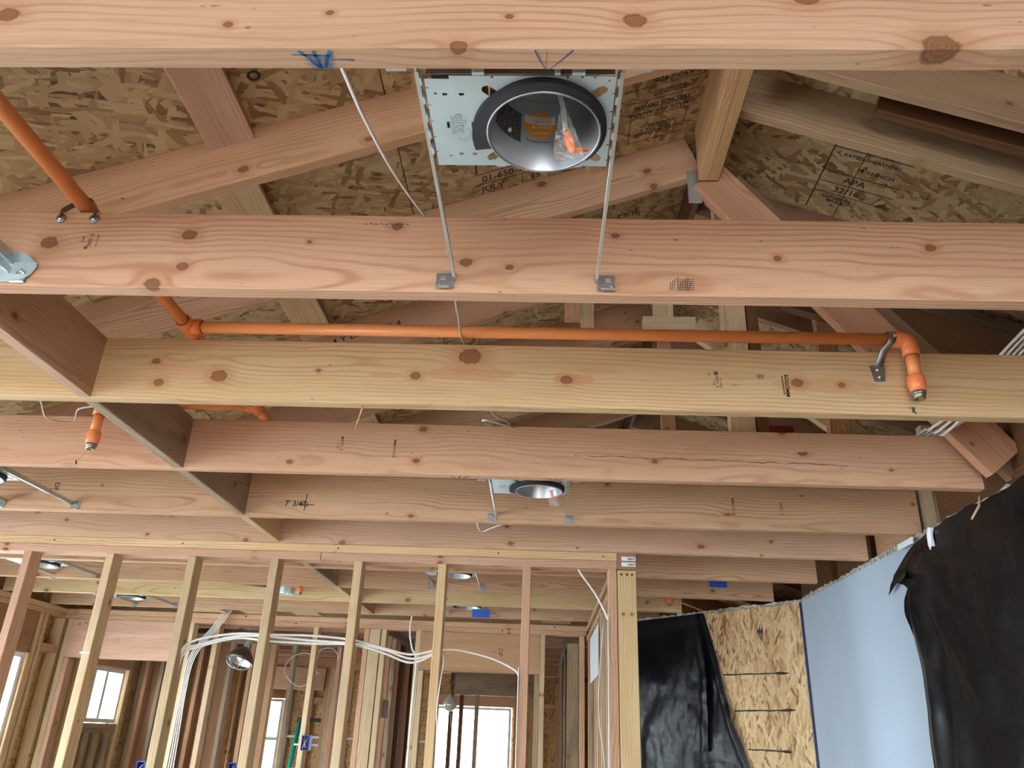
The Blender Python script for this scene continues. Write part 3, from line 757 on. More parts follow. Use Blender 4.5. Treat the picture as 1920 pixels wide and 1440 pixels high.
# grade stamps and hand marks on the joists
FY = Vector((0, -1, 0)); RT = Vector((1, 0, 0)); UP = Vector((0, 0, 1)); DN = -UP
def stamp(j, s, x, y, z, size, rot='cw', mat='ink_soft', bold=.0002):
    r, u = {'cw': (DN, RT), 'ccw': (UP, -RT), 'up': (RT, UP), 'down': (-RT, DN)}[rot]
    text('grade_stamp', s, (x, y-.0006, z), r, u, size, mat, j, bold)
stamp(J2, 'NO. 2', -.967, 1.364, .928, .012, 'ccw', 'ink'); stamp(J2, '@', -.973, 1.364, .908, .009, 'ccw', 'ink'); stamp(J2, 'KD 19  S-DRY', -.952, 1.364, .927, .005, 'ccw')
stamp(J2, 'D-FIR', -.983, 1.364, .93, .006, 'ccw')
for i in range(9): stroke('ink_smear', [(.24+i*.005-(i % 3)*.001, 1.364, .826), (.243+i*.005, 1.364, .846+(i % 4)*.004)], .0016, 'ink_soft', J2, FY)
for i in range(6): stroke('ink_smear', [(.257-i*.0, 1.364, .828+i*.0045), (.29, 1.364, .829+i*.0045)], .0012, 'ink', J2, FY)
for i in range(9): stroke('ink_smear', [(-.39+i*.011, 1.364, .976+(i % 2)*.002), (-.383+i*.011, 1.364, .976)], .002, 'ink_soft', J2, FY)
stamp(J3, 'SOGOMM', .643, 1.954, .893, .015, 'cw', 'ink', .0004); stroke('ink_smear', [(.632, 1.954, .922), (.634, 1.954, .866)], .003, 'ink_soft', J3, FY)
stamp(J3, 'NO. 2', .458, 1.954, .899, .013, 'cw'); stamp(J3, 'O', .456, 1.954, .925, .013, 'cw', 'ink_soft', .0015); stamp(J3, 'HT  S-GRN', .468, 1.954, .897, .006, 'cw'); stamp(J3, 'D FIR', .449, 1.954, .897, .006, 'cw'); stamp(J3, 'o.', .438, 1.954, .921, .011, 'cw')
stamp(J3, 'IIIII\nIIIII', .574, 1.954, .918, .011, 'cw')
stroke('ink_smear', [(.968, 1.954, .838), (.966, 1.954, .828), (.971, 1.954, .818)], .003, 'ink', J3, FY); stroke('ink_smear', [(.963, 1.954, .838), (.963, 1.954, .822)], .003, 'ink', J3, FY)
stamp(J4, 'NO. 2', -.708, 2.573, .913, .016, 'cw'); stamp(J4, 'O', -.709, 2.573, .940, .013, 'cw', 'ink_soft', .0012); stamp(J4, 'D FIR', -.722, 2.573, .91, .008, 'cw')
stamp(J4, 'SOGOMM', -.522, 2.573, .905, .015, 'ccw')
crk = []
q = random.Random(4)
for i in range(46): crk.append((.10+i*.0205, 2.573, .897-.0003*i+q.uniform(-.003, .003)))
stroke('drying_crack', crk, [q.uniform(.0008, .0032) for _ in crk], simple('crack_shadow_wood', (.10, .045, .025), .9), J4, FY)
stroke('ink_smear', [(-1.635, 2.573, .833), (-1.632, 2.573, .818)], .006, 'ink', J4, FY); stroke('ink_smear', [(-1.608, 2.573, .86), (-1.63, 2.573, .835)], .002, simple('amber_resin', (.45, .16, .03), .4), J4, FY)
stamp(J5, "7' 3/4\"", -1.045, 3.20, .870, .034, 'up', 'ink', .0006); stroke('ink_smear', [(-1.0, 3.2, .915), (-1.003, 3.2, .84)], .0035, 'ink', J5, FY); stroke('ink_smear', [(-1.03, 3.2, .866), (-.965, 3.2, .868)], .0035, 'ink', J5, FY)
stamp(J5, 'O', -1.0, 3.20, .867, .03, 'up', 'ink', .0004)
stamp(J5, 'DF 2\n|', -2.10, 3.20, .905, .03, 'cw', 'ink_soft', .0006); stamp(J5, 'SOGOMM', .778, 3.20, .91, .017, 'ccw'); stamp(J5, 'NO. 2', .972, 3.20, .904, .02, 'cw')
cr6 = [(-.2+i*.085, 3.69, .962-.0012*i+(.002 if i % 2 else -.002)) for i in range(20)]
stroke('drying_crack', cr6, [.001+.003*(i % 3) for i in range(20)], simple('crack_shadow_wood_dark', (.09, .04, .025), .9), J6, FY)
# blue and navy marker on the underside of the nearest joist
ND = Vector((0, 0, -1))
def um(p, w, m_='blue_ink'): stroke('marker_stroke', [(x, y, H) for x, y in p], w, m_, J1, ND)
um([(-.336, .756), (-.326, .766), (-.314, .785)], .0035); um([(-.3165, .756), (-.3135, .77), (-.311, .786)], .0045); um([(-.293, .756), (-.30, .768), (-.306, .786)], [.006, .005, .0035])
um([(-.346, .7625), (-.325, .763), (-.29, .765)], [.0025, .0022, .0015]); um([(-.296, .770), (-.276, .7705), (-.264, .7712)], [.0012, .002, .003], 'navy_ink')
for i in range(9):
    y = .762+i*.0026; um([(-.333+(i % 3)*.004, y), (-.31, y+.001), (-.290-(i % 2)*.004, y)], [.0007, .0018 if i > 5 else .0011, .0008])
um([(-.0245, .754), (-.019, .768), (-.0105, .7865)], [.0022, .002, .001], 'navy_ink'); um([(.0255, .754), (.01, .771), (-.006, .7865)], [.0024, .0018, .001], 'navy_ink'); um([(-.0085, .755), (-.010, .786)], .0006, 'ink')
for dx in (-.03, .0, .03): stroke('pencil_mark', [(-.29+dx, 2.575, H), (-.295+dx*.4, 2.61, H)], .004, 'ink_soft', J4, ND)
for a_, b_ in (((.005, 2.575), (.035, 2.61)), ((.065, 2.578), (.04, 2.61)), ((.04, 2.58), (.038, 2.61))): stroke('pencil_mark', [(*a_, H), (*b_, H)], .0025, 'ink', J4, ND)

# ================================================================== STUD PARTITION
part = root('wall_partition', (-1, 3.74, -1.65), kind='structure')
box('top_plate', -3.73, .342, 3.70, 3.789, .777, .8145, 'pine', part)
box('top_plate', -3.73, -1.05, 3.70, 3.789, .739, .776, 'fir_pink', part); box('top_plate', -1.046, .342, 3.70, 3.789, .739, .776, 'fir_pink', part)
for i, (x, m_) in enumerate(((-3.69, 'stud'), (-3.28, 'stud'), (-2.88, 'pine'), (-2.482, 'fir_pink'), (-2.079, 'stud'), (-1.681, 'stud'), (-1.284, 'stud'), (-.885, 'stud'), (-.488, 'pine'), (-.093, 'fir_pink'), (.303, 'fir'))):
    box('stud', x, x+.038, 3.70, 3.789, -1.612, .738, m_, part)
box('sole_plate', -3.73, .342, 3.70, 3.789, -1.65, -1.613, 'pine', part)
for x in (-2.35, -1.72, -.97, -.21, .28): lathe('nail_head', [(.0, -.002), (.004, -.002), (.004, 0)], (x, 3.70, .796), 'ink_soft', part, 8, 'Y')
# corner post where the partition meets the hall wall, with the ends of two beams on top
hallw = root('wall_hall', (.39, 5, -1.65), kind='structure')
box('post', .344, .430, 3.70, 3.789, -1.65, .734, 'pine', hallw)
box('beam_end', .3435, .4295, 3.692, 4.27, .736, .8145, 'ply', hallw)
for (z, s) in ((.786, 1), (.760, 0)):
    lb = box('barcode_label', .3625, .4275, 3.6895, 3.6915, z-.0095, z+.0095, 'paper', hallw, label='white paper barcode sticker')
    for k in range(9): box('bar_print', .392+k*.0035, .392+k*.0035+.0012+(k % 3)*.0006, 3.6888, 3.6893, z-.006, z+.004, 'ink', lb)
for x in (.362, .388, .411): lathe('nail_head', [(.0, -.003), (.005, -.003), (.005, 0)], (x, 3.70, .715), 'ink', hallw, 8, 'Y')
for y0, y1 in ((3.80, 6.38),):
    box('top_plate', .343, .43, 4.28, y1, .777, .8145, 'fir', hallw); box('top_plate', .343, .43, y0, y1, .739 if y0 > 4 else .70, .735, 'fir', hallw)
for y, m_ in ((3.80, 'fir_pink'), (4.15, 'pine'), (4.40, 'stud'), (4.80, 'stud'), (5.16, 'fir'), (5.35, 'fir'), (5.78, 'grey'), (6.10, 'raft')):
    box('stud', .343, .43, y, y+.038, -1.65, .70, m_, hallw)
box('white_board', .338, .342, 4.95, 5.75, .37, .66, simple('white_primed_panel', (.62, .66, .68), .7), hallw)

# ================================================================== HEADER WALL (second wall) AND THE ROOMS BEYOND
hw = root('wall_header', (-1.5, 6.32, -1.65), kind='structure')
Y2 = 6.28
box('top_plate', -3.73, .342, Y2, Y2+.089, .777, .8145, 'fir', hw); box('top_plate', -3.73, .342, Y2, Y2+.089, .739, .776, 'fir', hw)
for (x, zt, m_) in ((-3.70, .738, 'stud'), (-3.66, .45, 'fir'), (-2.775, .45, 'fir'), (-2.732, .738, 'stud'), (-2.526, .738, 'stud'), (-2.13, .738, 'stud'), (-1.755, .738, 'stud'), (-1.36, .738, 'fir'), (-1.226, .738, 'stud'), (-.960, .738, 'stud'), (-.921, .452, 'stud'), (-.047, .452, 'grey'), (-.009, .738, 'stud'), (.29, .738, 'fir')):
    box('stud', x, x+.038, Y2, Y2+.089, -1.612, zt, m_, hw)
box('post', -1.319, -1.234, Y2, Y2+.089, -1.612, .738, 'stud', hw)
box('header', -3.661, -2.733, Y2-.002, Y2+.086, .453, .738, 'fir_pink', hw)
box('header', -.921, -.010, Y2-.002, Y2+.086, .455, .738, 'raft', hw)
text('grade_stamp', 'DF\n/', (-.33, Y2-.004, .60), DN, RT, .05, 'ink_soft', hw)
for x, z in ((-3.6, .70), (-3.55, .71), (-2.3, .80), (-1.9, .76), (-.3, .76), (.1, .80)): lathe('nail_head', [(.0, -.003), (.006, -.003), (.006, 0)], (x, Y2, z), 'ink', hw, 8, 'Y')

# short wall running away behind the header wall
iw = root('wall_closet', (-1.26, 7.3, -1.65), kind='structure')
box('top_plate', -1.31, -1.222, 6.38, 8.3, .777, .8145, 'grey', iw); box('top_plate', -1.31, -1.222, 6.38, 8.3, .739, .776, 'grey', iw)
for k, (y, m_) in enumerate(((6.42, 'fir'), (6.50, 'stud'), (6.72, 'raft'), (6.95, 'grey'), (7.15, 'raft'), (7.42, 'old'), (7.75, 'raft'), (8.1, 'old'))):
    box('stud', -1.31, -1.222, y, y+.038, -1.65, .738, m_, iw)
sheet('sheathing_panel', -1.335, -1.325, 7.0, 8.3, -1.65, .738, 'ply', iw)
box('junction_cover', -1.221, -1.205, 6.55, 6.75, .12, .25, 'grey', iw)
# cross wall with dark studs
xw = root('wall_cross', (-2.5, 7.7, -1.65), kind='structure')
box('top_plate', -3.73, -1.32, 7.70, 7.789, .739, .8145, 'grey', xw)
for x, m_ in ((-3.69, 'raft'), (-3.55, 'grey'), (-3.43, 'stud'), (-3.30, 'grey'), (-3.2, 'raft'), (-3.1, 'stud'), (-2.92, 'grey'), (-2.72, 'raft'), (-2.53, 'old'), (-2.33, 'grey'), (-2.15, 'grey'), (-1.9, 'raft'), (-1.6, 'grey')):
    box('stud', x, x+.05 if m_ == 'old' else x+.038, 7.70, 7.789, -1.65, .738, m_ if m_ != 'old' else 'raft', xw)
sheet('brown_panel', -3.73, -2.95, 7.795, 7.81, -1.65, .738, 'ply', xw)
# second pair of headers, further back
fw = root('wall_far_header', (-1.5, 9.95, -1.65), kind='structure')
box('top_plate', -3.73, .95, 9.90, 9.989, .70, .8145, 'raft', fw)
box('header', -3.2, -2.55, 9.88, 9.97, .45, .699, 'raft', fw); box('header', -1.0, -.08, 9.88, 9.97, .46, .699, 'grey', fw)
for x, z, m_ in ((-3.25, .699, 'raft'), (-2.54, .699, 'raft'), (-2.50, .699, 'stud'), (-2.1, .699, 'raft'), (-1.45, .699, 'raft'), (-1.06, .699, 'old'), (-.94, .459, 'old'), (-.76, .459, 'grey'), (-.12, .459, 'orange_wood'), (-.075, .699, 'grey'), (.30, .699, 'old'), (.45, .699, 'old')):
    box('stud', x, x+.045, 9.90, 9.989, -1.65, z, m_, fw)
# hall beyond: row of studs running away
hb = root('wall_hall_end', (.22, 8.5, -1.65), kind='structure')
box('top_plate', .20, .289, 6.4, 11.15, .70, .8145, 'old', hb)
for k, y in enumerate((6.42, 6.85, 7.3, 7.75, 8.25, 8.8, 9.4)):
    box('stud', .20, .289, y, y+.038, -1.65, .699, ['grey', 'old', 'grey', 'old', 'grey', 'raft', 'grey'][k], hb)
sheet('brown_panel', .295, .305, 6.5, 11.15, -1.65, .699, 'old', hb)

# ================================================================== RECESSED LIGHT HOUSINGS
CX, CY = -.012, .914                           # axis of the nearest can
def plate_mesh():
    cu = bpy.data.curves.new('plate_outline', 'CURVE'); cu.dimensions = '2D'; cu.fill_mode = 'BOTH'; cu.extrude = .0006; cu.resolution_u = 6
    def loop(pts):
        s = cu.splines.new('POLY'); s.points.add(len(pts)-1); s.use_cyclic_u = True
        for p, q in zip(s.points, pts): p.co = (q[0], q[1], 0, 1)
    x0, x1, y0, y1 = -.168, .099, -.096, .090
    edge = [(x0, y0+.006), (x0+.035, y0+.006), (x0+.035, y0), (-.075, y0), (-.075, y0+.004), (-.071, y0+.004), (-.071, y0), (.030, y0), (.030, y0+.004), (.034, y0+.004), (.034, y0), (x1, y0)]
    for k in range(5):
        yy = y0+.03+k*.035
        edge += [(x1, yy), (x1-.004, yy), (x1-.004, yy+.003), (x1, yy+.003)]
    edge += [(x1, y1), (.06, y1), (.06, y1+.003), (.045, y1+.003), (.045, y1), (-.06, y1), (-.06, y1+.003), (-.075, y1+.003), (-.075, y1), (x0, y1)]
    for k in range(5):
        yy = y1-.03-k*.033
        edge += [(x0, yy), (x0+.004, yy), (x0+.004, yy-.003), (x0, yy-.003)]
    loop(edge)
    circ = lambda cx, cy, r, n=14: [(cx+r*math.cos(2*PI*i/n), cy+r*math.sin(2*PI*i/n)) for i in range(n)]
    loop(circ(0, 0, .0845, 48))
    for ang in (41, 139, 221, 319):
        a = math.radians(ang); d = Vector((math.cos(a), math.sin(a))); n = Vector((-d.y, d.x))
        r0, r1, w = .087, .108, .0075
        if abs(d.y*r1) > .076: r1 = .076/abs(d.y)+.004
        pts = [d*r0 - n*w, d*r1 - n*w] + [d*r1 + (n*math.sin(t) + d*math.cos(t))*w for t in (-1.0, -.5, 0, .5, 1.0)] + [d*r1 + n*w, d*r0 + n*w]
        loop([(p.x, p.y) for p in pts])
    for (x, y, w, h) in ((-.143, 0, .0022, .007), (-.106, 0, .0022, .007)):
        loop([(x-w, y-h), (x+w, y-h), (x+w, y+h), (x-w, y+h)])
    for (x, y) in ((-.142, -.062), (-.118, -.062), (-.129, .063), (-.108, .063)):
        loop([(x-.004, y-.002), (x+.004, y-.002), (x+.003, y+.003), (x-.003, y+.003)])
    for (x, y) in ((-.155, -.063), (-.146, .068), (-.08, .077), (.052, -.094), (.07, -.094), (.09, -.088)): loop(circ(x, y, .0022, 8))
    t = bpy.data.objects.new('plate_outline', cu); COL.objects.link(t)
    me = bpy.data.meshes.new_from_object(t.evaluated_get(bpy.context.evaluated_depsgraph_get()))
    bpy.data.objects.remove(t); bpy.data.curves.remove(cu)
    me.materials.clear(); return me
def arc_patch(name, r, a0, a1, z0, z1, mat, parent, cx=CX, cy=CY, n=12, disc=False, **kw):
    vs = []; fs = []
    if disc:      # round sticker wrapped on the inner wall: a0 centre angle, a1 radius, z0 centre height
        vs.append((cx+r*math.cos(a0), cy+r*math.sin(a0), z0)); m = 28
        for ring in (.5, 1):
            for i in range(m):
                t = 2*PI*i/m; a = a0 + a1*ring*math.cos(t)/r
                vs.append((cx+r*math.cos(a), cy+r*math.sin(a), z0+a1*ring*math.sin(t)))
        for i in range(m):
            j = (i+1) % m; fs.append((0, 1+i, 1+j)); fs.append((1+i, 1+m+i, 1+m+j, 1+j))
    else:
        for i in range(n+1):
            a = a0+(a1-a0)*i/n
            for z in (z0(i/n) if callable(z0) else z0, z1(i/n) if callable(z1) else z1): vs.append((cx+r*math.cos(a), cy+r*math.sin(a), z))
        for i in range(n): fs.append((2*i, 2*i+2, 2*i+3, 2*i+1))
    return poly_mesh(name, vs, fs, mat, parent, **kw)
def light_fixture(label):
    t = root('recessed_light', (CX, CY, .835), label, 'light fixture', 'recessed light housings')
    pm = plate_mesh()
    pl = link('mounting_plate', pm, M['galv_plate'], t, Matrix.Translation(Vector((CX, CY, .8355)) + OFF))
    # pressed lettering and rays of the maker's mark, as on the plate
    emb = simple('pressed_mark', (.30, .38, .42), .5)
    M['emb'] = emb
    RD = Vector((0, 1, 0)); UR = Vector((1, 0, 0))
    text('pressed_mark', 'elite', (CX-.124, CY-.004, .8345), RD, UR, .024, 'emb', pl, .0001)
    text('pressed_mark', 'LIGHTING', (CX-.136, CY, .8345), RD, UR, .0085, 'emb', pl, .0001)
    for k in range(11):
        a = math.radians(-55+k*19); c = Vector((CX-.121, CY+.018, .835))
        d = Vector((math.cos(a)*.85, math.sin(a), 0)); stroke('pressed_mark', [c+d*.0105, c+d*.0165], .0011, 'emb', pl, (0, 0, -1))
    can = lathe('can', [(.001, .985), (.05, .99), (.078, .987), (.0812, .982), (.0812, .8185), (.0822, .8172), (.0848, .8172), (.0850, .819), (.0835, .820), (.0835, 1.0), (.001, 1.0)], (CX, CY, 0), 'alu', t, 48)
    arc_patch('mark_ring', .0808, 0, 2*PI, .957, .9585, 'steel', can, n=48)
    # black foam gasket
    vs = []; fs = []; n = 44
    for i in range(n+1):
        d = 158 + (405-158)*i/n; a = math.radians(d)
        ro = .0925 + .0035*math.exp(-((d-250)/50)**2) + .020*max(0, 1-abs(d-158)/70); ri = .0855
        for (r, z) in ((ri, .8185), (ro, .824), (ro, .8345), (ri, .8345)): vs.append((CX+r*math.cos(a), CY+r*math.sin(a), z))
    for i in range(n):
        for k in range(4): j = (k+1) % 4; fs.append((4*i+k, 4*i+j, 4*i+4+j, 4*i+4+k))
    fs.append((0, 1, 2, 3)[::-1]); fs.append((4*n, 4*n+1, 4*n+2, 4*n+3))
    poly_mesh('gasket', vs, fs, 'rubber', t)
    # stickers inside the can
    st = arc_patch('round_sticker', .0805, math.radians(96), .0265, .908, 0, 'sticker_o', can, disc=True, label='round orange and grey sticker')
    arc_patch('sticker_band', .0802, math.radians(96-18), math.radians(96+18), .909, .9255, 'sticker_w', st, n=8)
    ry = CY + .0785
    text('sticker_text', 'ELITE LIGHTING', (CX-.008, ry-.0005, .9205), RT, UP, .0052, 'sticker_o', st, .00005)
    text('sticker_text', 'APPROVED', (CX-.008, ry-.0005, .9135), RT, UP, .0078, 'sticker_o', st, .0001)
    text('sticker_text', 'AIR-SHUT', (CX-.008, ry-.0005, .9025), RT, UP, .0095, 'sticker_w', st, .0003)
    text('sticker_text', 'ASTM E283', (CX-.008, ry-.0005, .8905), RT, UP, .0055, 'sticker_w', st, .0001)
    arc_patch('warning_label', .0805, math.radians(118), math.radians(158), lambda f: .866+.004*f, lambda f: .925+.006*f, 'warn', can, n=10, label='black warning label with tiny grey lettering')
    arc_patch('spring_clip', .0785, math.radians(70), math.radians(110), .872, .8745, 'nail', can, n=10)
    for a in (70, 110): arc_patch('spring_clip', .0795, math.radians(a-1.3), math.radians(a+1.3), .8745, .880, 'nail', can, n=2)
    lathe('screw', [(.0005, -.006), (.004, -.005), (.0045, 0)], (CX-.055, CY+.055, .875), 'nail', can, 8, 'Y')
    # hanger bars, brackets with their nails
    for (bx, s) in ((-.178, -1), (.107, 1)):
        hb_ = beam('hanger_bar', (CX+bx, CY-.130, .848), (CX+bx, CY+.441, .846), .0035, .017, 'galv', t)
        box('bar_lip', CX+bx-.003, CX+bx+.003, CY-.10, CY+.43, .8375, .8392, 'nail', hb_)
        for k in range(5): box('bar_tab', CX+bx-s*.006, CX+bx-s*.0015, CY-.09+k*.036, CY-.077+k*.036, .836, .851, 'galv_plate', hb_)
        for (yy, dr) in ((CY+.4395, 1), (CY-.1285, -1)):
            br = box('bracket', CX+bx+s*.001, CX+bx+s*.036, yy, yy+.0022*dr, .8195, .8525, 'steel', t)
            box('bracket_lip', CX+bx+s*.008, CX+bx+s*.036, yy-.008*dr, yy, .8175, .8195, 'nail', br)
            box('nail_tab', CX+bx+s*.017, CX+bx+s*.027, yy-.006*dr, yy-.003*dr, .834, .842, 'nail', br)
            lathe('rivet', [(.0003, -.002*dr), (.002, -.0015*dr), (.002, 0)], (CX+bx+s*.029, yy, .826), 'nail', br, 8, 'Y')
    # folded rim on the side of the first joist and the wiring box above
    box('plate_flange', CX-.165, CX+.097, CY-.0985, CY-.0975, .8362, .862, 'steel', t)
    for (a, b) in ((-.1, -.083), (.014, .022), (.038, .056)): box('flange_tab', CX+a, CX+b, CY-.1045, CY-.099, .833, .858, 'galv_plate', t)
    box('wiring_box', CX-.16, CX-.086, CY-.085, CY+.06, .842, .90, 'steel', t)
    return t
F1 = light_fixture('nearest and largest recessed light housing, hanging right under the first joist')
fix = [((-1.208, 0), 'recessed light housing cut by the left edge, its bar end on the second joist'),
       ((-.008, 1.836), 'recessed light housing in the middle of the ceiling, between fourth and fifth joists'),
       ((-2.095, 1.836), 'recessed light housing at the left edge, one long bar reaching the fifth joist'),
       ((-2.845, 3.53), 'recessed light housing seen between the two leftmost partition studs'),
       ((-2.87, 4.67), 'small recessed light housing seen between the second and third partition studs'),
       ((-.471, 3.506), 'recessed light housing behind the sixth partition stud, nearer of the two there'),
       ((-.498, 4.666), 'far recessed light housing with a blue tag, right of the sixth stud')]
for (dx, dy), lab in fix:
    c = copy_tree(F1, None, Vector((dx, dy+.006, -.010 if dx < -2.5 else 0))); c['label'] = lab
# the large folded bracket end at the left edge
t = root('bar_end_bracket', (-1.10, 1.36, .84), 'large folded blue grey metal bracket nailed low on the second joist at left', 'bracket')
vs = [(-1.152, 1.360, .866), (-1.062, 1.360, .866), (-1.060, 1.360, .855), (-1.068, 1.360, .838), (-1.082, 1.360, .826), (-1.10, 1.360, .820), (-1.143, 1.360, .820), (-1.150, 1.360, .830), (-1.157, 1.360, .848)]
v2 = [(x, y-.003, z) for x, y, z in vs]; n = len(vs)
poly_mesh('bracket_plate', vs+v2, [tuple(range(n)), tuple(range(n, 2*n))[::-1]] + [(i, (i+1) % n, n+(i+1) % n, n+i)[::-1] for i in range(n)], 'galv_plate', t)
poly_mesh('bracket_shelf', [(-1.152, 1.359, .866), (-1.062, 1.359, .866), (-1.075, 1.335, .874), (-1.148, 1.335, .874)], [(0, 1, 2, 3)], 'galv', t)
beam('bracket_arm', (-1.112, 1.358, .872), (-1.112, 1.0, .872), .003, .026, 'galv', t)
beam('bracket_arm', (-1.132, 1.358, .862), (-1.132, 1.0, .862), .026, .003, 'galv_plate', t, up=(0, 0, 1))
for x, z in ((-1.14, .832), (-1.133, .83), (-1.085, .842), (-1.079, .838)): lathe('nail', [(.0004, -.006), (.0045, -.005), (.003, 0)], (x, 1.357, z), 'nail', t, 8, 'Y')

# clear bags with a lamp socket lead
def bag(label, top, bot, w0, w1, lead=None, tip=None, seed=1):
    t = root('plastic_bag', bot, label, 'plastic bag')
    q = random.Random(seed); top = Vector(top); bot = Vector(bot); n, m = 14, 18; vs = []; fs = []
    for i in range(n+1):
        f = i/n; c = top.lerp(bot, f); w = w0+(w1-w0)*f**.8; th = .010*math.sin(PI*min(f*1.05, 1))+.001
        for k in range(m):
            a = 2*PI*k/m
            vs.append((c.x+w*math.cos(a)+q.uniform(-.002, .002), c.y+th*math.sin(a)+q.uniform(-.003, .003), c.z+q.uniform(-.0015, .0015)))
    for i in range(n):
        for k in range(m): j = (k+1) % m; fs.append((i*m+k, i*m+j, (i+1)*m+j, (i+1)*m+k))
    poly_mesh('bag_film', vs, fs, 'film', t)
    if lead: cable('socket_lead', lead, .0042, 'white_paint', t, flat=1)
    if tip:
        a, b = Vector(tip[0]), Vector(tip[1])
        tube('connector', [a, a.lerp(b, .15), a.lerp(b, .55), a.lerp(b, .9), b], [.003, .0062, .0075, .006, .002], 'socket', t, 10, flat=.7)
        tube('connector', [b+Vector((-.003, 0, .004)), b+Vector((.022, .004, .010))], [.004, .003], 'socket', t, 8, flat=.5)
    return t
bag('clear plastic bag with orange connector hanging inside the nearest light can', (.016, .93, .885), (.026, .93, .785), .003, .024,
    [(.008, .95, .955), (.012, .94, .915), (.016, .93, .885), (.020, .93, .84)], [(.020, .93, .842), (.032, .93, .798)], 1)
bag('small clear bag with orange connector hanging from the middle recessed light', (.030, 2.80, .842), (.036, 2.80, .781), .016, .018,
    None, [(.024, 2.80, .838), (.030, 2.80, .808)], 2)
box('blue_tag', -.48, -.36, 5.60, 5.603, .760, .815, 'tape', None, label='blue tape tag hanging below the far light right of the sixth stud', cat='tape')
bag('tiny clear bag under the light between the two leftmost studs', (-2.93, 4.45, .835), (-2.93, 4.45, .775), .012, .014, None, None, 3)
lathe('connector', [(.001, -.012), (.012, -.01), (.012, .012), (.001, .014)], (-3.02, 5.55, .80), 'socket', None, 10, label='small orange connector below the light between the second and third studs', cat='connector')

# ================================================================== ORANGE SPRINKLER PIPING
PR = .0165
def arc(c, r, a0, a1, u, v, n=8):
    c = Vector(c); u = Vector(u); v = Vector(v)
    return [c + u*r*math.cos(a0+(a1-a0)*i/n) + v*r*math.sin(a0+(a1-a0)*i/n) for i in range(n+1)]
pz = 1.0185; ty = 1.917; px = -1.005
sp = root('sprinkler_pipe', (px, ty, pz), 'orange plastic sprinkler piping running over the joists with two drops', 'pipe')
tube('pipe_run', [(px, -1.5, pz), (px, ty-.02, pz)], PR, 'pipe', sp, 20)
tube('pipe_run', [(px+.03, ty, pz), (.935, ty, pz)], PR, 'pipe', sp, 20)
tube('pipe_run', [(px, ty+.02, pz), (px, 2.5, pz)], PR, 'pipe', sp, 20)
tube('pipe_run', [(px, 2.50, pz), (px, 4.2, pz)], PR, 'pipe', sp, 20)
tube('pipe_run', [(px-.02, 2.49, pz), (-1.51, 2.49, pz)], PR, 'pipe', sp, 20)
def tee(c, side):
    q = tube('tee', [(c[0], c[1]-.04, c[2]), (c[0], c[1]-.036, c[2]), (c[0], c[1]+.036, c[2]), (c[0], c[1]+.04, c[2])], [.0205, .0222, .0222, .0205], 'fitting', sp, 20)
    tube('tee_branch', [(c[0], c[1], c[2]), (c[0]+side*.040, c[1], c[2])], .0218, 'fitting', q, 20)
    lathe('glue_ring', [(.0166, 0), (.0188, .001), (.0166, .002)], (c[0]+side*.040, c[1], c[2]), 'glue', q, 20, 'X')
    lathe('glue_ring', [(.0166, 0), (.0188, .001), (.0166, .002)], (c[0], c[1]-.042, c[2]), 'glue', q, 20, 'Y')
tee((px, ty, pz), 1); tee((px, 2.49, pz), -1)
def drop(x, y, side, zb):
    """elbow turned down, short pipe, adapter and brass end; side is where the run comes from"""
    r = .026
    c = (x+side*r, y, pz-r)
    pts = [(x+side*(r+.022), y, pz)] + arc(c, r, PI/2, PI if side > 0 else 0, (1, 0, 0), (0, 0, 1), 8) + [(x, y, pz-r-.022)]
    e = tube('elbow', pts, .0218, 'fitting', sp, 20)
    lathe('glue_ring', [(.0166, 0), (.019, .001), (.0166, .002)], (x+side*(r+.022), y, pz), 'glue', e, 20, 'X')
    lathe('glue_ring', [(.0166, 0), (.019, .001), (.0166, .002)], (x, y, pz-r-.024), 'glue', e, 20)
    tube('drop_pipe', [(x, y, pz-r-.01), (x, y, zb+.045)], PR, 'pipe', sp, 20)
    a = tube('adapter', [(x, y, zb+.050), (x, y, zb+.049), (x, y, zb+.046), (x, y, zb+.020), (x, y, zb+.017), (x, y, zb+.004)], [.0175, .0212, .0220, .0225, .0208, .0200], 'fitting', sp, 20)
    lathe('steel_ring', [(.001, .004), (.0185, .004), (.0185, -.004), (.016, -.006), (.001, -.006)], (x, y, zb), 'steel', a, 20)
    lathe('brass_end', [(.0155, -.004), (.0155, -.016), (.011, -.0165), (.0095, -.004)], (x, y, zb), 'brass', a, 20)
drop(.968, ty, -1, .862)
drop(-1.545, 2.49, 1, .862)
# far heads
for (x, y, z, lab) in ((-1.612, 5.30, .86, 'small orange sprinkler outlet beside the octagonal box, behind the partition'), (.838, 5.35, .875, 'small orange and copper sprinkler head under the far right joists')):
    t = root('sprinkler_outlet', (x, y, z), lab, 'sprinkler', 'far sprinkler outlets')
    tube('pipe_stub', [(x, y, z+.15), (x, y, z+.0)], PR, 'pipe', t, 14)
    tube('adapter', [(x, y, z+.03), (x, y, z-.02)], .022, 'fitting', t, 14)
    lathe('copper_tip', [(.017, -.02), (.013, -.034), (.001, -.036)], (x, y, z), simple('copper', (.6, .25, .1), .3, .9) if x > 0 else 'steel', t, 14)
t = root('ceiling_box', (-1.70, 5.30, .83), 'round grey steel ceiling box on a bar, seen between fourth and fifth studs', 'electrical box')
lathe('box_body', [(.001, .826), (.05, .826), (.055, .832), (.055, .868), (.001, .868)], (-1.70, 5.30, 0), 'galv_plate', t, 8, sm=False)
beam('box_bar', (-1.98, 5.10, .862), (-1.70, 5.30, .862), .03, .02, 'steel', t)
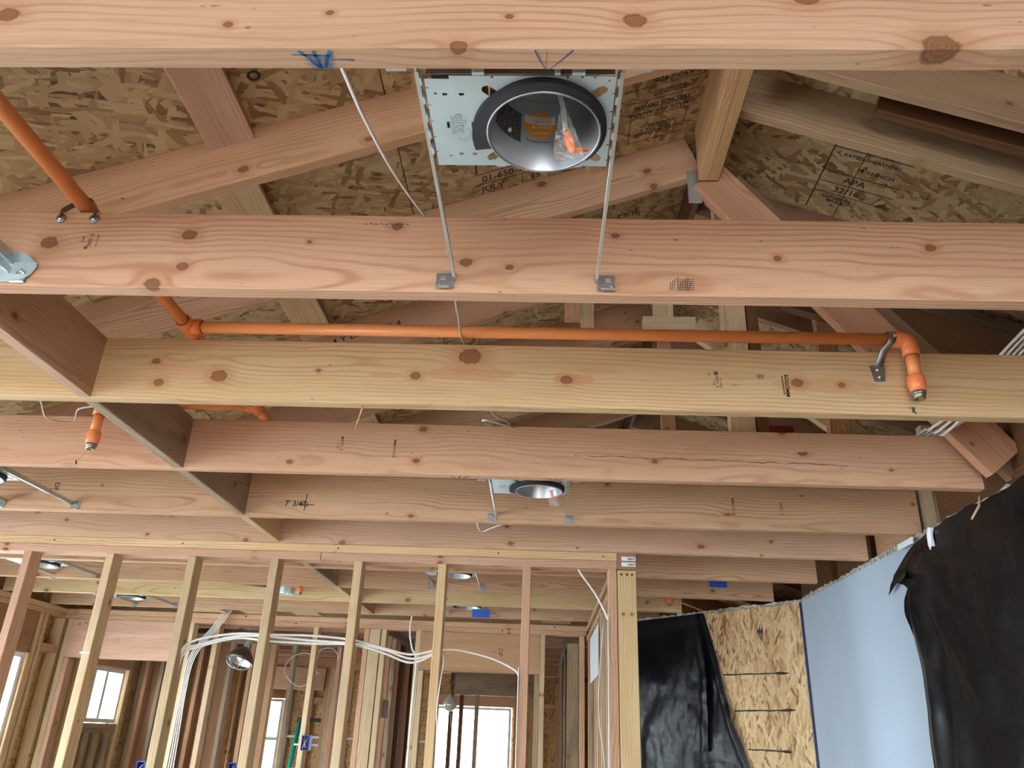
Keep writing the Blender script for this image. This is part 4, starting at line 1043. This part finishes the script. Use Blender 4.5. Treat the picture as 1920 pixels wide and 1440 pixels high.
for a in range(4): lathe('screw', [(.0005, .822), (.006, .823), (.006, .827)], (-1.70+.04*math.cos(a*1.57+.6), 5.30+.04*math.sin(a*1.57+.6), 0), 'nail', t, 8)

# pipe straps
t = root('pipe_strap', (-1.005, 1.37, 1.0), 'steel strap holding the orange pipe on top of the second joist', 'pipe strap')
for yy in (1.372,):
    pts = [(-1.045, 1.361, .978), (-1.045, 1.361, 1.0), (-1.030, 1.366, 1.018)] + [(-1.005-.021*math.cos(a), 1.372, pz+.021*math.sin(a)) for a in (0.2, .8, 1.57, 2.3, 2.9)] + [(-.980, 1.366, 1.015), (-.972, 1.361, 1.0), (-.972, 1.361, .978)]
    vs = []; fs = []
    for p in pts: vs += [(p[0]-.0, p[1]-.007, p[2]), (p[0], p[1]+.007, p[2])]
    for i in range(len(pts)-1): fs.append((2*i, 2*i+1, 2*i+3, 2*i+2))
    poly_mesh('strap_band', vs, fs, 'steel', t, sm=True)
for x in (-1.045, -.972):
    lathe('strap_tab', [(.0005, -.003), (.0105, -.003), (.011, 0)], (x, 1.3635, .981), 'steel', t, 14, 'Y'); lathe('screw', [(.0005, -.006), (.004, -.005), (.004, -.003)], (x, 1.3635, .979), 'nail', t, 8, 'Y')
t = root('pipe_hanger', (.888, 1.95, .93), 'twisted grey steel hanger holding the long orange pipe near its elbow', 'pipe hanger')
vs = [(.868, 1.9535, .956), (.910, 1.9535, .956), (.904, 1.9535, .910), (.877, 1.9535, .910)]; v2 = [(a, b-.0028, c) for a, b, c in vs]
poly_mesh('hanger_plate', vs+v2, [(0, 1, 2, 3), (7, 6, 5, 4), (0, 4, 5, 1), (1, 5, 6, 2), (2, 6, 7, 3), (3, 7, 4, 0)], 'steel', t)
arm = [(.893, 1.951, .952), (.899, 1.943, .972), (.904, 1.925, .990), (.912, 1.900, .999), (.917, 1.896, 1.012), (.918, 1.8975, 1.027), (.919, 1.908, 1.038), (.920, 1.920, 1.041)]
vs = []; fs = []
for i, p in enumerate(arm):
    w = .010; vs += [(p[0]-w, p[1], p[2]), (p[0]+w, p[1]-.001, p[2]+.001)]
for i in range(len(arm)-1): fs.append((2*i, 2*i+1, 2*i+3, 2*i+2))
hm = poly_mesh('hanger_arm', vs, fs, 'steel', t, sm=True); md = hm.modifiers.new('thickness', 'SOLIDIFY'); md.thickness = .002
for x, z in ((.887, .943), (.890, .922)): lathe('screw', [(.0005, -.004), (.0045, -.0035), (.0045, 0)], (x, 1.9505, z), 'nail', t, 10, 'Y')
box('pipe_clip', -1.34, -1.315, 2.566, 2.572, .895, .935, 'steel', None, label='small grey metal clip on the fourth joist just left of the blocking', cat='clip')

# ================================================================== CABLES
cable('cable', [(-.30, .76, .835), (-.298, .815, .852), (-.31, 1.0, .925), (-.303, 1.22, .99), (-.262, 1.385, 1.006), (-.22, 1.42, .99), (-.198, 1.47, .85), (-.21, 1.6, .90), (-.235, 1.94, 1.004), (-.21, 2.05, .99), (-.17, 2.2, .915), (-.155, 2.32, .93), (-.13, 2.56, 1.004), (-.12, 2.7, .96)],
      .0052, label='white flat cable drooping across the first bays beside the nearest light', cat='cable', flat=.45)
cable('cable', [(-.17, 2.62, 1.006), (-.21, 2.45, .965), (-.19, 2.35, .93), (-.16, 2.45, .96), (-.10, 2.62, 1.006)], .004, label='small loop of white cable above the fourth joist, left of centre', cat='cable')
cable('cable', [(-.285, 3.26, .90), (-.276, 3.22, .812), (-.263, 3.30, .800), (-.22, 3.27, .808), (-.15, 3.25, .83)], .0045, label='bent grey cable end poking out below the fifth joist', cat='cable')
cable('cable', [(-1.71, 2.1, .99), (-1.692, 2.35, .985), (-1.68, 2.42, .93), (-1.64, 2.5, .95), (-1.60, 2.45, .975), (-1.54, 2.44, .985)], .004, label='white cable looping above the fourth joist at the left', cat='cable')
for k, (a, b, s) in enumerate(((0, 0, 0), (.016, .0, .01), (.032, .01, .018), (.048, .02, .0), (.064, .03, -.01))):
    cable('cable', [(1.25+a, 1.6, 1.05), (1.262+a, 2.02, 1.028), (1.27+a*1.1, 2.2, .985+s*.4), (1.24+a*1.2, 2.42, .965-s), (1.28+a*1.1, 2.55, 1.008), (1.3+a, 2.9, 1.03)], .0045, label=('leftmost', 'second', 'middle', 'fourth', 'rightmost')[k]+' cable of the white bundle drooping beside the slanting strut at the right', cat='cable', group='bundle of white cables by the strut')
row = [(-1.66, 3.745, .18), (-1.645, 3.745, .315), (-1.58, 3.745, .366), (-1.41, 3.745, .399), (-1.26, 3.745, .400), (-1.05, 3.745, .402), (-.865, 3.745, .390), (-.72, 3.745, .360), (-.59, 3.745, .336), (-.47, 3.745, .360)]
for k, dz in enumerate((0, -.014, -.026)):
    cable('cable', [(x+(.004*k), y+.006*k, z+dz*(1 if 1 < i < 9 else .3)+(.008*math.sin(i*1.9+k) if k else 0)) for i, (x, y, z) in enumerate(row)], .006, flat=.75, label=('upper', 'middle', 'lower')[k]+' of the three white cables strung through the partition studs', cat='cable', group='white cables strung through the studs')
cable('cable', [(-.47, 3.745, .360), (-.37, 3.745, .360), (-.226, 3.745, .331), (-.13, 3.74, .292), (-.10, 3.72, .262), (-.098, 3.695, .20), (-.098, 3.695, -.8), (-.10, 3.695, -1.6)], .0045, label='white cable arching right to the pink stud and down it', cat='cable')
cable('cable', [(-.455, 3.745, .355), (-.436, 3.72, .31), (-.443, 3.70, .20), (-.448, 3.70, .10), (-.44, 3.70, -.15), (-.45, 3.70, -1.5)], .0035, label='thin white cable running down beside the sixth stud', cat='cable')
cable('cable', [(-1.66, 3.745, .31), (-1.665, 3.75, .15), (-1.66, 3.75, -.3), (-1.66, 3.75, -1.5)], .005, label='white cable going down the third full stud', cat='cable')
cable('cable', [(.165, 3.73, .738), (.18, 3.715, .71), (.245, 3.71, .62), (.297, 3.705, .515), (.299, 3.70, .48), (.296, 3.70, -.2), (.294, 3.70, -1.6)], .0045, label='white cable slanting from the plate to the end stud and down', cat='cable')
cable('cable', [(.325, 4.3, .60), (.30, 4.32, .3), (.30, 4.34, .1), (.325, 4.3, -.2), (.325, 4.3, -1.2)], .0035, label='thin white cable on the hall wall studs, left of the corner post', cat='cable')
for k in range(4):
    d = k*.022
    cable('cable', [(-2.44+d, 6.24, .9), (-2.50+d*.8, 6.22, .745), (-2.59+d*.7, 6.2, .60), (-2.655+d*.6, 6.2, .45), (-2.66+d*.5, 6.2, .2), (-2.665+d*.8, 6.2, -.3), (-2.67+d, 6.2, -1.5)], .006, label=('leftmost', 'second', 'third', 'rightmost')[k]+' of the four pale cables hanging behind the third partition stud', cat='cable', group='pale cables down the header wall')
cable('cable', [(-.99, 6.22, .9), (-1.0, 6.22, .73), (-.97, 6.2, .60), (-.93, 6.2, .50), (-.935, 6.2, .1), (-.93, 6.2, -1.5)], .009, label='wide white cable dropping from the header wall plate left of the header', cat='cable')
def coil(c, r, label, turns=1.2):
    pts = [(c[0]+r*math.cos(a*.4)*(1+.08*math.sin(a)), c[1]+.004*a, c[2]+r*math.sin(a*.4)*(1-.05*math.cos(a*1.3))) for a in range(int(turns*16))]
    pts = [(pts[0][0]+.02, 7.695, .745)] + pts
    cable('cable_coil', pts, .0035, label=label, cat='cable', n=3)
coil((-2.22, 7.66, .525), .142, 'thin loose ring of cable left of the fifth stud, far behind'); coil((-2.0, 7.66, .60), .12, 'thin loose ring of cable behind the fifth stud', .8)

# ================================================================== WORK LAMPS, LADDER, BOXES
t = root('clamp_lamp', (-2.24, 6.12, .5), 'brown metal clamp work lamp with flared reflector hanging behind the partition', 'work lamp')
Rm = Matrix.Rotation(math.radians(12), 3, 'Y') @ Matrix.Rotation(math.radians(-16), 3, 'X')
lathe('reflector', [(.018, .11), (.045, .095), (.085, .05), (.105, .0), (.103, .0), (.083, .046), (.044, .088), (.015, .10)], (-2.235, 6.12, .455), simple('brown_reflector', (.10, .065, .05), .28, .7), t, 28, Rm)
lathe('reflector_lining', [(.1015, .001), (.082, .045), (.043, .086), (.012, .097)], (-2.235, 6.12, .455), 'alu', t, 28, Rm)
lathe('socket', [(.019, .10), (.021, .12), (.017, .16), (.012, .175), (.001, .178)], (-2.235, 6.12, .455), 'galv', t, 16, Rm)
lathe('bulb', [(.001, .0), (.026, .018), (.030, .04), (.016, .08)], (-2.235, 6.12, .455), 'paper', t, 16, Rm)
for a in (0, 1.05, 2.1): tube('guard_wire', [Vector((-2.235, 6.12, .455)) + Rm @ Vector((math.cos(a)*.1*math.cos(u), math.sin(a)*.1*math.cos(u), -.055*math.sin(u))) for u in [PI*i/10 for i in range(11)]], .0018, 'nail', t, 6)
cable('lamp_cord', [(-2.25, 6.12, .64), (-2.29, 6.12, .66), (-2.27, 6.12, .69), (-2.2, 6.12, .675), (-2.1, 6.1, .68)], .004, 'black', t, flat=1)
cable('hook', [(-2.23, 6.14, .64), (-2.225, 6.2, .70), (-2.24, 6.24, .74)], .002, 'nail', t, flat=1)
t = root('reflector_lamp', (-1.03, 9.70, .33), 'silver reflector lamp hanging in front of the big bright window', 'work lamp')
lathe('reflector', [(.012, .15), (.03, .13), (.065, .09), (.083, .045), (.075, .01), (.04, -.02), (.001, -.03)], (-1.03, 9.70, .30), simple('frosted_lamp', (.75, .78, .78), .2, .4), t, 22)
lathe('socket', [(.014, .15), (.016, .19), (.001, .20)], (-1.03, 9.70, .30), 'brass', t, 12)
cable('lamp_cord', [(-1.03, 9.7, .5), (-1.03, 9.72, .56), (-1.0, 9.8, .60), (-.95, 9.86, .58)], .004, 'brass', t, flat=1)
cable('cable', [(-1.02, 9.72, .26), (-1.0, 9.75, .1), (-.92, 9.78, -.15), (-.95, 9.78, -.3)], .0035, label='thin wire dangling below the silver reflector lamp', cat='cable')
t = root('stepladder', (-2.8, 10.5, -1.65), 'green fibreglass stepladder with black top standing by the far wall', 'ladder')
for s in (-1, 1):
    tube('front_rail', [(-2.80+s*.15, 10.5, .12), (-2.80+s*.26, 10.2, -1.64)], .028, 'green', t, 4)
    tube('rear_rail', [(-2.80+s*.13, 10.52, .12), (-2.80+s*.22, 11.0, -1.64)], .02, 'green', t, 4)
box('ladder_top', -2.975, -2.625, 10.43, 10.58, .11, .155, 'black', t)
for k in range(6):
    f = (k+1)/6.6; w = .15+.11*f
    box('step', -2.80-w, -2.80+w, 10.5-.3*f-.04, 10.5-.3*f+.04, .12-1.76*f-.01, .12-1.76*f+.012, 'galv_plate', t)
def outlet_box(x, y, z, label):
    t = root('outlet_box', (x, y, z), label, 'electrical box')
    w, h, d, th = .03, .05, .07, .004
    box('box_side', x-w, x-w+th, y, y+d, z-h, z+h, 'blue_box', t); box('box_side', x+w-th, x+w, y, y+d, z-h, z+h, 'blue_box', t)
    box('box_side', x-w+th, x+w-th, y, y+d, z+h-th, z+h, 'blue_box', t); box('box_side', x-w+th, x+w-th, y, y+d, z-h, z-h+th, 'blue_box', t)
    box('box_back', x-w+th, x+w-th, y+d-th, y+d, z-h+th, z+h-th, 'blue_box', t)
    cable('wire_end', [(x-.01, y+.05, z+.03), (x, y-.01, z), (x+.01, y-.02, z-.03), (x+.005, y+.03, z-.02)], .002, 'cable', t, flat=1)
    cable('wire_end', [(x+.01, y+.05, z+.04), (x+.005, y-.01, z+.01), (x-.012, y-.02, z-.035)], .002, 'cable', t, flat=1)
outlet_box(-1.695, 6.24, -.075, 'blue outlet box in front of the green ladder')
outlet_box(-2.20, 6.24, -.275, 'blue outlet box at the bottom edge below the clamp lamp')
outlet_box(-2.87, 6.24, -.29, 'blue outlet box at the bottom edge left of the pale cables')

# ================================================================== BLACK PLASTIC SHEETS
def lerp_tab(tab, z):
    for (z0, a), (z1, b) in zip(tab[:-1], tab[1:]):
        if z0 >= z >= z1: return a + (b-a)*(z0-z)/(z0-z1)
    return tab[-1][1] if z < tab[-1][0] else tab[0][1]
edgeR = [(.80, 3.05), (.775, 3.20), (.745, 3.30), (.715, 3.375), (.69, 3.43), (.665, 3.45), (.655, 3.40), (.648, 3.345), (.62, 3.315), (.58, 3.345), (.53, 3.354), (.43, 3.333), (.32, 3.312), (.15, 3.305), (-.036, 3.337), (-.6, 3.36), (-1.64, 3.42)]
t = root('plastic_sheet', (1.49, 2, -1.65), 'large wrinkled black plastic sheet covering the right wall beside the white drywall', 'plastic sheet', 'black plastic sheets')
nu, nv = 150, 110; vs = []; fs = []
q = random.Random(11)
for j in range(nv+1):
    f = (j/nv)**1.35; z = .803 - f*2.44
    yl = lerp_tab(edgeR, z)
    for i in range(nu+1):
        u = (i/nu)**1.5; y = yl + (-.6-yl)*u
        dy, dz = 3.30-y, .74-z
        ang = math.atan2(dz, dy+1e-6); rad = math.hypot(dy, dz)
        rel = .012 + .016*abs(math.sin(ang*9+.6*math.sin(ang*5)))*math.exp(-rad*.9)*min(1, rad*5)
        rel += .022*math.exp(-((y-yl+.10-.05*f)/.045)**2)*min(1, f*5)+.010*math.exp(-((y-yl+.24)/.05)**2)*min(1, f*4)
        rel += .010*(math.sin(y*7+z*3)+math.sin(y*4-z*9+1.3))*.5 + .003*math.sin(y*19+3*math.sin(z*6))
        rel += .010*noise.fractal(Vector((y*3.1, z*1.6, 3)), 1.0, 2.1, 4) + .0035*math.exp(-((z-.47-.09*(3.3-y)+.01*math.sin(y*4))/.006)**2) + .003*math.exp(-((z+.06)/.006)**2)
        k_ = math.exp(-((dz-dy*1.35)/.012)**2)+math.exp(-((dz-dy*2.6)/.014)**2)+math.exp(-((dz-dy*.62)/.012)**2)
        rel += .005*k_*min(1, rad*3)*math.exp(-rad*.5)
        rel *= .35+.65*min(1, f*8)
        vs.append((1.492-max(.002, rel), y, z + (.006*math.sin(y*14)+.004*math.sin(y*37) if j == 0 else 0)))
for j in range(nv):
    for i in range(nu):
        a = j*(nu+1)+i; fs.append((a, a+1, a+nu+2, a+nu+1))
poly_mesh('sheet_film', vs, fs, 'poly', t, sm=True)
# turned over corner of the sheet
poly_mesh('folded_corner', [(1.482, 3.30, .70), (1.478, 3.36, .70), (1.474, 3.45, .662), (1.478, 3.50, .62), (1.470, 3.38, .655), (1.464, 3.33, .648), (1.46, 3.27, .66)], [(0, 1, 2, 4), (2, 3, 4), (0, 4, 5, 6)], 'poly', t)
cable('torn_shred', [(1.478, 3.03, .80), (1.472, 3.035, .77), (1.476, 3.04, .73)], .012, 'paper', t, flat=.2)
poly_mesh('plaster_scrap', [(1.474, 3.02, .80), (1.474, 3.055, .79), (1.47, 3.06, .74), (1.47, 3.045, .715), (1.472, 3.03, .735)], [(0, 1, 2, 3, 4)], 'paper', None, label='ragged white scrap hanging at the top of the large black sheet', cat='scrap')
sheet('plaster_scrap', 1.47, 1.474, 3.18, 3.32, .775, .80, 'paper', None, label='small torn white paper strip where drywall meets the large black sheet', cat='scrap')
edgeL = [(.79, s_of(1.045)), (.774, s_of(1.052)), (.525, s_of(1.098)), (.187, s_of(1.156)), (-.095, s_of(1.222)), (-1.64, s_of(1.44))]
t = root('plastic_sheet', (.9, 5.4, -1.65), 'wrinkled black plastic sheet beside the corner post, draped off the strand board', 'plastic sheet', 'black plastic sheets')
def film_on_a(name, tab_s0, s1, zt, zb, out, seed, nu=70, nv=90, bulge=.012):
    vs = []; fs = []
    for j in range(nv+1):
        f = j/nv; z = zt-(zt-zb)*f; sa = lerp_tab(tab_s0, z)
        for i in range(nu+1):
            u = i/nu; s = sa+(s1-sa)*u
            rel = out + bulge*(.5+.5*math.sin(s*13+2.5*math.sin(z*3+seed)))*min(1, f*4) + .020*noise.fractal(Vector((s*4.5, z*2.8, seed)), 1.0, 2.1, 4)*min(1, f*5) + .006*abs(noise.noise(Vector((s*11+z*4, z*9-s*3, seed+4)))) + .010*math.exp(-((s-sa-.035)/.02)**2)
            rel = max(.003, rel)
            vs.append(apt(s, z, -rel))
    for j in range(nv):
        for i in range(nu): a = j*(nu+1)+i; fs.append((a, a+nu+1, a+nu+2, a+1))
    return poly_mesh(name, vs, fs, 'poly', t, sm=True)
film_on_a('sheet_film', edgeL, 1.38, .79, -1.64, .010, 0)
foldL = [(.78, s_of(1.02)), (.74, s_of(1.035)), (.4, s_of(1.06)), (.0, s_of(1.05)), (-.03, s_of(1.04))]
film_on_a('sheet_fold', foldL, s_of(.955), .785, -.02, .035, 2.2, 20, 50, .016)

# ================================================================== SMALL THINGS
box('masking_tape', 1.003, 1.109, 4.867, 4.8695, .882, .918, 'tape', None, label='strip of blue masking tape on a far right joist', cat='tape')
tube('wood_splinter', [(-.50, 1.975, .818), (-.506, 1.98, .79), (-.517, 1.985, .752)], [.003, .0022, .0006], 'pine', None, 5, label='pale splinter hanging from the underside of the yellow joist', cat='splinter')
tube('wood_splinter', [(1.447, 2.60, .80), (1.44, 2.60, .765), (1.407, 2.60, .719)], [.002, .0045, .0035], 'fir_pink', None, 5, label='pinkish splinter hanging beside the top of the large black sheet', cat='splinter')
box('paint_marker_stripe', -2.088, -2.0425, 3.697, 3.6995, .285, .292, 'paper', part)
